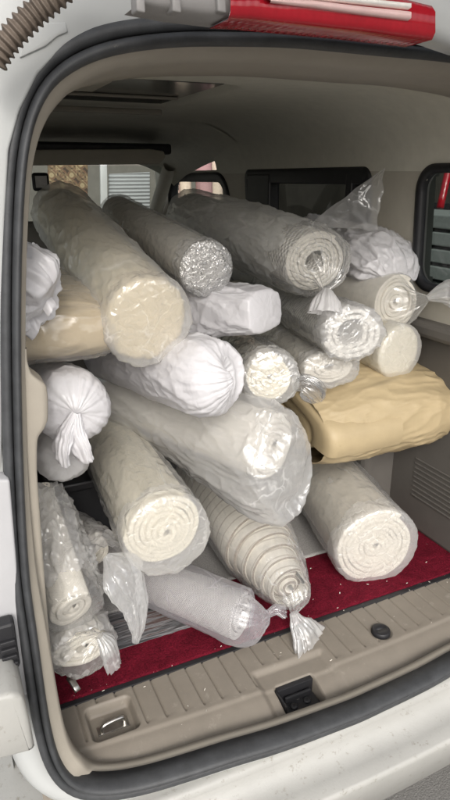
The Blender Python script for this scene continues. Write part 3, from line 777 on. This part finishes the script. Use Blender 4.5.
# roof corner, raised mounting patch and the ribbed cable conduit
slab('roof_corner', [(-40, -40), (150, -40), (150, 18), (100, 30), (66, 46), (38, 74), (20, 110), (9, 150), (5, 220), (3, 320), (2, 500), (-60, 500)], .83, .03, M['paint'], van, .004)
slab('mounting_patch', [(22, 24), (66, 22), (68, 32), (58, 36), (46, 46), (20, 58)], .8275, .01, M['paint'], van, .0015)
cpts = [at(*p) for p in ((-6, 62, .775), (4, 46, .77), (18, 30, .765), (36, 12, .76), (60, -8, .75), (90, -40, .74))]
cp_ = np.array(cpts); ct_ = np.concatenate([[0], np.cumsum(np.linalg.norm(np.diff(cp_, axis=0), axis=1))])
sm = np.linspace(0, ct_[-1], 190); cs = catmull(cp_, ct_, sm)
tube('cable_conduit', [(p, .0125 + .0021 * math.sin(v * 2 * math.pi / .0078), .0125 + .0021 * math.sin(v * 2 * math.pi / .0078), 0, 0) for p, v in zip(cs, sm)], M['tubing'], van, nth=28, res=.0012, linear=True)

# ------------------------------------------------------------------ rolls and bags
GR = 'wrapped rugs and bundles piled in the van'
def axis(front, back, ext=1.0):
    f = np.array(front, float); b = f + (np.array(back, float) - f) * ext
    d = (f - b) / np.linalg.norm(f - b); return f, b, d
def along(f, d, s, off=(0, 0, 0)): return f + d * s + np.array(off, float)

def bundle(label, front, back, ext=1.0, cat='rolled rug', name='rolled_rug'):
    f, b, d = axis(front, back, ext)
    t = thing(name, (f[0], f[1], f[2] - .08), label, cat, GR)
    return t, f, b, d

def wrap_flat(t, f, b, d, r, mat, wr=.003, seed=0., gap=.0035, squash=(1, 1), pleat=.0, endw=None, endlen=.055, **kw):
    """film pulled flat round the end of the roll"""
    R0 = r + gap; sx, sy = squash; e = wr * .8 if endw is None else endw
    st = [(b, R0 * sx, R0 * sy, 0, wr), (along(f, d, -.25), R0 * sx, R0 * sy, 0, wr), (along(f, d, -.05), R0 * sx, R0 * sy, 0, wr), (along(f, d, .000), R0 * sx * 1.0, R0 * sy * 1.0, 0, wr),
          (along(f, d, .008), R0 * sx * .95, R0 * sy * .95, pleat * .5, e), (along(f, d, .012), R0 * sx * .8, R0 * sy * .8, pleat, e), (along(f, d, .014), R0 * sx * .5, R0 * sy * .5, pleat, e), (along(f, d, .015), R0 * sx * .25, R0 * sy * .25, pleat, e), (along(f, d, .0155), R0 * .02, R0 * .02, pleat, e * .5)]
    return tube('plastic_wrap', st, mat, t, seed=seed, caps=(0, 1), mat2=M['film_end'], len2=endlen, nth=kw.pop('nth', 130), res=kw.pop('res', .004), **kw)

def tail(t, k, d, parts, mat, seed=0., name='plastic_tail', kk=9, up=(0, 0, 1), nth=72, wr=.003, res=.004):
    st = [(k, .007, .007, .2, .0005)]
    for p, ru, rv, pl in parts: st.append((p, ru, rv, pl, wr))
    return tube(name, st, mat, t, seed=seed, k=kk, nth=nth, res=res, freq=40, up=up)

# A: big roll, top left, cream cloth end
t, f, b, d = bundle('thick roll in grey clear film with a creased cream cloth end, highest at the left', at(146, 320, 1.05), at(62, 214, 1.8), 1.0)
tube('rug', [(b, .066, .066, 0, .002), (along(f, d, -.1), .073, .076, 0, .002), (along(f, d, -.01), .073, .078, 0, .004), (along(f, d, .004), .066, .07, .01, .005), (along(f, d, .009), .047, .049, .04, .006), (along(f, d, .012), .02, .02, .06, .006), (along(f, d, .014), .003, .003, .1, 0)], M['cream'], t, seed=1.2, k=9, freq=24, caps=(0, 1), nth=160, res=.003)
wrap_flat(t, f + d * .012, b, d, .076, M['film_heavy'], .0045, 2.0, squash=(1, 1.05), pleat=.05, freq=18)
# B
t, f, b, d = bundle('slim white roll with a crinkled silvery film end, lying between the two largest grey rolls', at(205, 268, 1.18), at(118, 214, 1.9), 1.0)
spiral('rug', along(f, d, -.004), b, .05, M['white_rug'], t, turns=5, hole=.008)
wrap_flat(t, f, b, d, .052, M['film'], .003, 5.0, pleat=.04, freq=30, endw=.004)
q_ = f
tube('crumpled_end', [(along(q_, d, .004), .0575, .0575, 0, .001), (along(q_, d, .008), .0555, .0555, .02, .003), (along(q_, d, .014), .045, .045, .05, .006), (along(q_, d, .017), .025, .025, .08, .007), (along(q_, d, .018), .002, .002, .1, .004)], M['film_foil'], t, seed=93., k=11, freq=45, caps=(1,), nth=140, res=.0015)
# C
t, f, b, d = bundle('wide hatched rug roll under grey film, its spiral end tied in a knot, top centre', at(316, 262, 1.22), at(192, 215, 2.0), 1.0)
spiral('rug', f, b, .078, M['waffle'], t, turns=5, hole=.026, squash=(1, .86), seed=3., edge_mat=M['white_rug'])
kn = at(326, 290, 1.14)
st = [(b, .088, .082, 0, .004), (along(f, d, -.3), .09, .084, 0, .006), (along(f, d, -.03), .087, .08, .03, .006), (along(f, d, .015), .072, .068, .08, .005), (along(f, d, .045) * .6 + kn * .4, .038, .042, .2, .003), (kn, .007, .007, .25, .0005)]
tube('plastic_wrap', st, M['film_heavy'], t, seed=8., k=17, freq=20, caps=(0,), nth=180, res=.003, mat2=M['film_end3'], len2=.14)
tail(t, kn, d, [(at(326, 300, 1.12), .022, .016, .35), (at(325, 313, 1.11), .032, .02, .4)], M['bag_thin'], 3.)
# E: white bag above roll F with its upright tail D
t, f, b, d = bundle('white plastic bag slumped over the coiled roll by the right wall, its corner standing up', at(385, 262, 1.3), at(310, 236, 1.75), 1.0, 'bag', 'plastic_bag')
st = [(b, .075, .06, 0, .008), (along(f, d, -.12), .085, .066, .04, .010), (along(f, d, -.02), .084, .06, .06, .011), (along(f, d, .03, (.01, 0, -.012)), .07, .04, .1, .009), (along(f, d, .055, (.015, 0, -.03)), .05, .014, .1, .004), (along(f, d, .058, (.015, 0, -.034)), .03, .003, .1, .002)]
tube('bag', st, M['bag'], t, seed=14., k=11, freq=22, caps=(0, 1), nth=150, res=.003)
sheet('bag_corner', at(308, 226, 1.45), at(378, 230, 1.33), at(386, 168, 1.33), at(382, 170, 1.34), M['film_end2'], t, amp=.007, freq=14, seed=5, curl=.03)
# F
t, f, b, d = bundle('white roll showing its coiled layers with a film tail, against the right wall', at(396, 303, 1.22), at(396, 303, 1.22) + np.array([-.02, .8, .0]), 1.0)
spiral('rug', f, b, .068, M['white_rug'], t, turns=6, hole=.006, seed=6., squash=(1, 1.02))
kn = at(428, 298, 1.16)
st = [(b, .073, .073, 0, .002), (along(f, d, -.03), .073, .073, 0, .003), (along(f, d, .008), .066, .068, .03, .003), (along(f, d, .03) * .55 + kn * .45, .026, .03, .2, .003), (kn, .006, .006, .25, .0005)]
tube('plastic_wrap', st, M['film'], t, seed=17., k=13, freq=24, caps=(0,))
tail(t, kn, d, [(at(440, 294, 1.14), .016, .018, .3), (at(462, 292, 1.10), .028, .036, .4)], M['film_milky'], 4.)
# G
t, f, b, d = bundle('short plain cream roll resting on the mustard quilt below the coiled roll', at(399, 352, 1.16), at(399, 352, 1.16) + np.array([-.06, .8, -.0]), 1.0)
tube('rug', [(b, .066, .066, 0, .001), (along(f, d, -.05), .067, .067, 0, .001), (along(f, d, -.008), .066, .066, 0, .0012), (f, .060, .060, 0, .0025), (along(f, d, .002), .03, .03, .04, .005), (along(f, d, .003), .002, .002, .1, 0)], M['cream_rug'], t, seed=2.5, k=7, freq=22, caps=(0,))
wrap_flat(t, f, b, d, .066, M['film'], .002, 22., pleat=.03, freq=16)
# H: waffle roll with collapsed mouth
t, f, b, d = bundle('white waffle weave roll with a gaping crushed mouth under clear film', at(352, 333, 1.08), at(268, 292, 1.75), 1.0)
spiral('rug', f, b, .066, M['waffle'], t, turns=2.6, hole=.034, seed=9., squash=(1.0, .8), jit=.12)
wrap_flat(t, f, b, d, .067, M['film_crisp'], .004, 25., pleat=.12, freq=24, squash=(1.02, .84), endw=.006)
# I
t, f, b, d = bundle('flattened pale rug bundle in clear film squeezed under the waffle roll', at(330, 368, 1.12), at(262, 322, 1.7), 1.0)
spiral('rug', f, b, .055, M['beige_rug'], t, turns=4, hole=.01, seed=11., squash=(1.1, .62), jit=.08)
wrap_flat(t, f, b, d, .058, M['film_crisp'], .004, 27., pleat=.08, freq=26, squash=(1.12, .68), endw=.005)
# J
t, f, b, d = bundle('small cream coil in clear film with a bunched film knot at its side', at(270, 378, 1.06), at(236, 346, 1.6), 1.0)
spiral('rug', f, b, .047, M['cream_rug'], t, turns=5, hole=.004, seed=12.)
wrap_flat(t, f, b, d, .05, M['film_crisp'], .0045, 29., pleat=.05, freq=28, squash=(1.1, 1.1), endw=.005)
kq = at(293, 388, 1.04)
tail(t, kq, d, [(at(303, 384, 1.03), .018, .016, .5), (at(312, 391, 1.02), .017, .02, .5), (at(318, 400, 1.03), .006, .008, .5)], M['film_crisp'], 6., kk=12)
# K
t, f, b, d = bundle('flat folded white plastic sleeve with a squared end, wedged between rolls in the middle', at(260, 311, 1.12), at(174, 308, 1.35), 1.0, 'bag', 'plastic_bag')
st = [(b, .06, .046, 0, .005), (along(f, d, -.1), .060, .05, .0, .006), (along(f, d, -.02), .056, .044, .0, .005), (along(f, d, .012), .054, .040, 0, .003), (along(f, d, .016), .050, .036, 0, .002)]
tube('bag', st, M['bag'], t, seed=31., freq=20, caps=(0, 1), sq=3.4, nth=140, res=.003)
# T: tan flat package left
t = thing('folded_blanket', at(70, 380, 1.1), 'tan folded blanket in clear film squeezed behind the left pillar under the thick grey roll', 'blanket', GR)
f = at(70, 345, 1.05)
st = [(f + np.array([-.10, .0, .0]), .28, .062, 0, .003), (f + np.array([0.0, 0, .0]), .28, .066, .0, .004), (f + np.array([.07, .0, -.006]), .27, .06, 0, .004), (f + np.array([.098, 0, -.012]), .25, .046, 0, .003), (f + np.array([.108, 0, -.014]), .22, .018, 0, .002)]
st = [(p + np.array([0, .27, 0.02]), a, b_, c_, w__) for p, a, b_, c_, w__ in st]
tube('blanket', st, M['tan'], t, seed=33., freq=14, caps=(0, 1), sq=3., up=(0, 0, 1), nth=140, res=.004)
tube('plastic_wrap', [(p, a + .005, b_ + .005, c_, w__ + .001) for p, a, b_, c_, w__ in st], M['film'], t, seed=35., freq=22, sq=3., nth=140, res=.004)
# U: white crumpled bag upper left
t = thing('plastic_bag', at(40, 330, 1.0), 'crumpled white plastic bag poking out behind the left pillar, above the tan blanket', 'bag', GR)
c0 = at(24, 300, .98)
tube('bag', [(c0 + np.array([-.06, .1, .02]), .04, .05, .1, .006), (c0 + np.array([-.01, .05, .015]), .05, .065, .12, .008), (c0 + np.array([.02, .0, .01]), .04, .055, .2, .008), (c0 + np.array([.035, -.01, .0]), .012, .02, .4, .003)], M['bag'], t, seed=41., k=9, freq=22, caps=(0, 1), nth=120, res=.003)
sheet('bag_corner', at(26, 252, 1.0), at(44, 300, .98), at(61, 268, .985), at(34, 242, 1.0), M['bag'], t, amp=.006, freq=22, seed=4, curl=.008)
sheet('bag_corner', at(28, 285, .985), at(48, 318, .97), at(56, 304, .975), at(40, 280, .985), M['bag'], t, amp=.005, freq=26, seed=9, curl=.008)
# R
t, f, b, d = bundle('white plastic bundle gathered into a star with two hanging film ears, by the left pillar', at(74, 408, 1.0), at(48, 384, 1.45), 1.0, 'bag', 'plastic_bag')
kn = along(f, d, .032) + np.array([-.002, 0, -.004])
st = [(b, .06, .06, 0, .003), (along(f, d, -.1), .062, .063, 0, .004), (along(f, d, -.02), .061, .062, .02, .004), (along(f, d, .006), .053, .054, .05, .003), (along(f, d, .02) * .8 + kn * .2, .035, .036, .09, .002), (along(f, d, .026) * .4 + kn * .6, .017, .017, .16, .001), (kn, .005, .005, .25, 0)]
tube('bag', st, M['bag'], t, seed=44., k=13, freq=16, caps=(0, 1), nth=150, res=.003)
k0 = kn
tail(t, k0, d, [(at(66, 432, .965), .016, .010, .25), (at(61, 448, .96), .022, .008, .3), (at(63, 463, .962), .015, .005, .3)], M['bag'], 2., 'bag_ear', 7)
tail(t, k0, d, [(at(75, 433, .965), .014, .010, .3), (at(80, 448, .958), .017, .007, .3), (at(86, 461, .96), .011, .004, .3)], M['bag'], 5., 'bag_ear', 7)
# S
t, f, b, d = bundle('greyish white film bundle under the star gathered bundle at the left', at(64, 458, 1.04), at(44, 425, 1.5), 1.0, 'bag', 'plastic_bag')
st = [(b, .045, .045, 0, .004), (along(f, d, -.03), .046, .044, .03, .005), (along(f, d, .01), .036, .034, .08, .005), (along(f, d, .022), .014, .014, .2, .003), (along(f, d, .024), .003, .003, .2, 0)]
tube('bag', st, M['bag_thin'], t, seed=47., k=9, freq=18, caps=(0,))
# L
t, f, b, d = bundle('opaque white plastic roll with its end gathered into a pleated star, centre of the pile', at(214, 379, .98), at(110, 350, 1.45), 1.0)
kn = at(230, 378, .955)
st = [(b, .07, .07, 0, .002), (along(f, d, -.15), .071, .071, 0, .005), (along(f, d, -.03), .071, .071, .015, .005), (along(f, d, .006), .063, .063, .035, .004), (along(f, d, .02) * .7 + kn * .3, .043, .043, .06, .0015), (along(f, d, .028) * .35 + kn * .65, .02, .02, .13, .001), (kn, .005, .005, .25, 0)]
tube('bag', st, M['bag'], t, seed=51., k=17, freq=14, caps=(0,), nth=160, res=.003)
# M
t, f, b, d = bundle('long milky film roll with a rounded shiny end, lying under the pleated white roll', at(286, 452, .98), at(108, 386, 1.5), 1.0)
spiral('rug', along(f, d, -.03), b, .07, M['white_rug'], t, turns=5, hole=.01, seed=14.)
st = [(b, .080, .09, 0, .005), (along(f, d, -.30, (0, 0, -.012)), .084, .098, 0, .007), (along(f, d, -.15, (.0, 0, -.026)), .088, .116, .015, .008), (along(f, d, -.05, (-.004, 0, -.036)), .088, .126, .02, .009), (along(f, d, -.005, (-.006, 0, -.034)), .082, .118, .03, .008), (along(f, d, .018, (-.008, 0, -.03)), .064, .092, .05, .007), (along(f, d, .030, (-.008, 0, -.03)), .036, .055, .07, .006), (along(f, d, .034, (-.008, 0, -.03)), .004, .006, .08, 0)]
tube('plastic_wrap', st, M['film_loose'], t, seed=55., k=9, freq=15, caps=(0, 1), nth=190, res=.003, mat2=M['film_end2'], len2=.07, sq=1.85)
# N
t, f, b, d = bundle('cream rug roll with ringed end in crinkled clear film, lower left of the pile', at(167, 535, .95), at(110, 440, 1.45), 1.0)
spiral('rug', f, b, .078, M['cream_rug'], t, turns=7, hole=.004, seed=16., tele=.03, tfull=True, jit=.035, squash=(1, .95))
wrap_flat(t, f, b, d, .078, M['film_crisp'], .004, 58., pleat=.03, freq=22, endw=.004)
# P
t, f, b, d = bundle('pale beige roll in clear film lying on the red carpet at the right end', at(376, 547, 1.03), at(300, 448, 1.6), 1.0)
spiral('rug', f, b, .098, M['beige_rug'], t, turns=8, hole=.006, seed=18., jit=.05)
wrap_flat(t, f, b, d, .103, M['film_crisp'], .004, 61., pleat=.02, freq=20, endw=.003)
# O
t, f, b, d = bundle('ridged white rug roll tapering to a knotted film tail over the sill', at(294, 596, .95), at(205, 470, 1.5), 1.0)
spiral('rug', f, b, .088, M['striped_rug'], t, turns=6, hole=.036, seed=21., tele=.19, tfull=True, edge_mat=M['binding'])
spiral('rug_core', along(f, d, -.01), along(f, d, -.2), .036, M['white_rug'], t, turns=3, hole=.004, seed=22., tele=.03, edge_mat=M['binding'])
kn = at(293, 612, .945)
st = [(b, .094, .094, 0, .002), (along(f, d, -.20), .094, .094, 0, .003), (along(f, d, -.10), .074, .074, .01, .003), (along(f, d, -.03), .052, .052, .02, .002), (along(f, d, .002), .036, .036, .05, .002), (along(f, d, .01) * .6 + kn * .4, .018, .018, .14, .001), (kn, .006, .006, .25, 0)]
tube('plastic_wrap', st, M['film'], t, seed=63., k=17, freq=22, caps=(0,), nth=170, res=.003, mat2=M['film_end3'], len2=.12)
tail(t, kn, d, [(at(298, 622, .93), .016, .011, .4), (at(305, 632, .915), .027, .014, .5), (at(310, 643, .905), .036, .012, .55)], M['film_end2'], 8., kk=12)
# Q
qb = atz(70, 545, .07)
t, f, b, d = bundle('pale grey mesh roll in lilac film lying across the floor, end knotted', at(246, 618, .945), qb, 1.0)
spiral('rug', along(f, d, -.01), b, .05, M['grey_rug'], t, turns=5, hole=.008, seed=23.)
kn = at(268, 614, .94)
st = [(b, .058, .058, 0, .002), (along(f, d, -.05), .058, .058, 0, .003), (along(f, d, .0), .054, .056, .03, .003), (along(f, d, .015) * .5 + kn * .5, .026, .026, .16, .002), (kn, .005, .005, .25, 0)]
tube('plastic_wrap', st, M['film_lilac'], t, seed=66., k=13, freq=20, caps=(0,))
tail(t, kn, d, [(at(276, 610, .935), .010, .006, .3), (at(284, 612, .93), .014, .007, .4)], M['film_lilac'], 9., kk=8)
# V
t = thing('folded_quilt', at(390, 470, 1.15), 'big mustard coloured quilt folded thick, resting on the wheel arch at the right', 'quilt', GR)
v0 = at(340, 430, 1.10)
x0, zc, yc = v0[0] - .058, v0[2] - .012, 1.335
st = [(np.array([x0, yc, zc]), .264, .094, .0, .005), (np.array([x0 + .05, yc, zc]), .272, .108, .0, .005), (np.array([x0 + .15, yc, zc + .006]), .274, .120, .0, .006), (np.array([1.12, yc, zc]), .272, .104, .01, .006), (np.array([1.15, yc, zc - .01]), .25, .07, .02, .006)]
tube('cover', st, M['kraft'], t, seed=71., freq=15, caps=(1,), sq=2.5, nth=260, res=.004, fine=.2, k=7)
spiral('folded_layers', (x0 - .003, yc, zc), (x0 + .2, yc, zc), .262, M['kraft'], t, turns=2.2, hole=.05, squash=(1, .36), jit=.10, seed=36.)
# W: clear bag with a coil, lower left
t, f, b, d = bundle('bulging crinkled clear film bag holding a white coil, upright by the left pillar', at(73, 610, .95), at(38, 500, 1.17), 1.0)
spiral('rug', f, b, .050, M['white_rug'], t, turns=3, hole=.007, seed=25., squash=(.82, 1.1), jit=.09)
st = [(b, .05, .055, 0, .008), (along(f, d, -.12), .056, .062, .03, .011), (along(f, d, -.04), .054, .064, .03, .010), (along(f, d, .004), .047, .06, .04, .007), (along(f, d, .014), .032, .04, .05, .006), (along(f, d, .018), .003, .003, .1, 0)]
tube('plastic_wrap', st, M['film_end'], t, seed=77., k=9, freq=34, caps=(0, 1), nth=150, res=.003, mat2=M['film'], len2=.06)
t, f, b, d = bundle('small flattened white coil in clear film on the carpet in the lower left corner', at(84, 650, .95), at(58, 596, 1.12), 1.0)
spiral('rug', f, b, .050, M['white_rug'], t, turns=3, hole=.010, seed=28., squash=(1.15, .66), jit=.10)
kn = at(100, 636, .915)
st = [(b, .056, .04, 0, .006), (along(f, d, -.03), .062, .042, .02, .008), (along(f, d, .006), .054, .036, .05, .006), (along(f, d, .016) * .5 + kn * .5, .03, .026, .14, .004), (kn, .007, .007, .25, 0)]
tube('plastic_wrap', st, M['film_end'], t, seed=79., k=11, freq=34, caps=(0, 1), nth=150, res=.003, mat2=M['film'], len2=.05)
tail(t, kn, d, [(at(108, 646, .91), .02, .012, .35), (at(113, 664, .905), .022, .010, .4)], M['film_end2'], 11., kk=9)
# X: clear bag with hanging tail
t, f, b, d = bundle('film wrapped roll whose long clear tail hangs before the striped mat', at(104, 560, 1.02), at(76, 530, 1.3), 1.0)
spiral('rug', along(f, d, -.09), b, .034, M['white_rug'], t, turns=3, hole=.006, seed=30.)
st = [(b, .04, .04, 0, .004), (along(f, d, -.04), .042, .042, .03, .008), (along(f, d, .01), .036, .034, .08, .008), (at(110, 562, .965), .026, .022, .16, .004)]
tube('plastic_wrap', st, M['film_end2'], t, seed=83., k=9, freq=28, caps=(0,), nth=120, res=.003)
tail(t, at(106, 556, .97), d, [(at(122, 572, .945), .046, .015, .22), (at(134, 600, .93), .032, .012, .25), (at(138, 628, .915), .016, .008, .3), (at(135, 642, .912), .004, .004, .3)], M['film_end2'], 13., kk=8, nth=110, res=.003)
# dark crate in the gap
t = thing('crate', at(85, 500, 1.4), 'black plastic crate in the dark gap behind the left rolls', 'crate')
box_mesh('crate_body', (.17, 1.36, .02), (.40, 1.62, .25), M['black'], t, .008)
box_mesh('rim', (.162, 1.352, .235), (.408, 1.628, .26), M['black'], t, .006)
# small metal bar and lint on the carpet
p0, p1 = at(69, 677, .97), at(78, 691, .945)
t = tag(tube('metal_clip', [(p0, .006, .004, 0, 0), (p1, .006, .004, 0, 0)], M['steel'], None, nth=16, res=.01, caps=(0, 1), sq=5), 'small bright metal bar lying on the red carpet at the left corner', 'clip')
V, F = [], []
for i in range(64):
    if i < 26: x_, y_ = random.uniform(.12, 1.1), .963 + random.gauss(0, .006)
    elif i < 44: x_, y_ = random.uniform(.7, 1.12), random.uniform(.975, 1.25)
    else: x_, y_ = random.uniform(.12, 1.05), random.uniform(.82, .96)
    z_ = .0055 if y_ > .966 else .0008
    a = random.uniform(0, 6.28); l = random.uniform(.0006, .0028); w2 = random.uniform(.0003, .0008)
    c_, s_ = math.cos(a), math.sin(a); k0_ = len(V)
    for q, hgt in (((-l, -w2), 0), ((l, -w2), .001), ((l, w2), .0015), ((-l, w2), .0005)): V.append((x_ + q[0] * c_ - q[1] * s_, y_ + q[0] * s_ + q[1] * c_, z_ + hgt))
    F.append((k0_, k0_ + 1, k0_ + 2, k0_ + 3))
tag(mesh('lint', V, F, M['white_rug'], smooth=False), 'scattered pale lint and thread scraps on the carpet and sill', 'lint', kind='stuff')

# ------------------------------------------------------------------ what the windows show
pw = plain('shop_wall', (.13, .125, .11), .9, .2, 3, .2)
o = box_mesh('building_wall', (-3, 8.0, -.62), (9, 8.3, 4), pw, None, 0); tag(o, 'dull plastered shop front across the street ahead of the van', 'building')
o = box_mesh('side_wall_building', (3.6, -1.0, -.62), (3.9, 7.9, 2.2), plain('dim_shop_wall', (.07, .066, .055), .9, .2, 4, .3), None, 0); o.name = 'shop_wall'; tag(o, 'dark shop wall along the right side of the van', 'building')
def hanging(name, px, Y, mat, label, cat, dep=.03, group=None):
    return tag(slab(name, px, Y, dep, mat, None, .006), label, cat, group)
def persian():
    m, t, b = mat_new('patterned_rug_face')
    n = tex(t, 'ShaderNodeTexVoronoi', Scale=9); n2 = tex(t, 'ShaderNodeTexMagic', Scale=7, Distortion=2.5)
    r = ramp(t, n2.outputs['Fac'], [(.2, (.05, .035, .025)), (.45, (.17, .125, .07)), (.6, (.1, .045, .03)), (.8, (.27, .22, .13))])
    t.links.new(r.outputs[0], b.inputs['Base Color']); b.inputs['Roughness'].default_value = .95; return m
hanging('hanging_rug', [(48, 160), (88, 160), (88, 215), (48, 215)], 6.0, persian(), 'ornate brown and gold patterned rug hanging ahead of the windscreen', 'rug')
hanging('post', [(100, 150), (107, 150), (108, 230), (101, 230)], 6.2, M['paint'], 'slim white post standing beside the louvred white shutter', 'post')
def louvre():
    m, t, b = mat_new('louvre_face')
    n = tex(t, 'ShaderNodeTexWave', scale=(0, 0, 1), Scale=9); n.bands_direction = 'Z'
    r = ramp(t, n.outputs['Fac'], [(.2, (.2, .21, .21)), (.6, (.33, .345, .345))]); t.links.new(r.outputs[0], b.inputs['Base Color'])
    bump_into(t, b, n.outputs['Fac'], .6, .02); return m
hanging('louvred_shutter', [(109, 174), (150, 172), (150, 225), (109, 225)], 6.3, louvre(), 'pale grey louvred shutter panel seen through the windscreen', 'shutter')
for i, (x_, col, lab) in enumerate(((1.86, (.5, .36, .3), 'pinkish tan'), (2.0, (.62, .52, .42), 'pale beige'), (2.15, (.33, .2, .2), 'dull maroon'), (2.29, (.5, .42, .34), 'sandy brown'), (2.44, (.2, .15, .16), 'dark plum'))):
    pz = np.array([x_, 5.0 + .1 * (i % 2), -.62])
    o = tube('cloth_roll', [(pz, .07, .07, 0, .002), (pz + [0, .02, 1.0], .07, .07, 0, .002), (pz + [0, .05, 1.75], .068, .068, 0, .002)], plain('roll_cloth_' + lab.replace(' ', '_'), col, .9, .2), None, nth=28, res=.08, caps=(0, 1), up=(0, 1, 0))
    tag(o, lab + ' cloth roll standing upright outside the front side window', 'cloth roll', 'cloth rolls standing outside the van')
# right quarter window: a stack of pale slats and a red pole
t = thing('slat_stack', (2.4, 2.3, -.62), 'stack of pale slatted panels seen through the rear side window', 'stack')
for i in range(9):
    z0 = .02 + .085 * i
    box_mesh('slat', (2.35, 1.0, z0), (2.75, 3.3, z0 + .066), plain('slat_white', (.26, .29, .275), .6), t, .006)
box_mesh('backing', (2.76, 1.0, -.62), (2.82, 3.3, .8), M['black'], t, 0)
pr = np.array([2.25, 2.2, -.6])
tag(tube('red_pole', [(atx(440, 208, 2.2), .017, .017, 0, 0), (atx(448, 172, 2.25), .017, .017, 0, 0), (atx(454, 140, 2.25), .017, .017, 0, 0)], M['lamp_red'], None, nth=16, res=.05, caps=(0, 1)), 'bright red bar leaning above the pale slats outside the rear side window', 'pole')
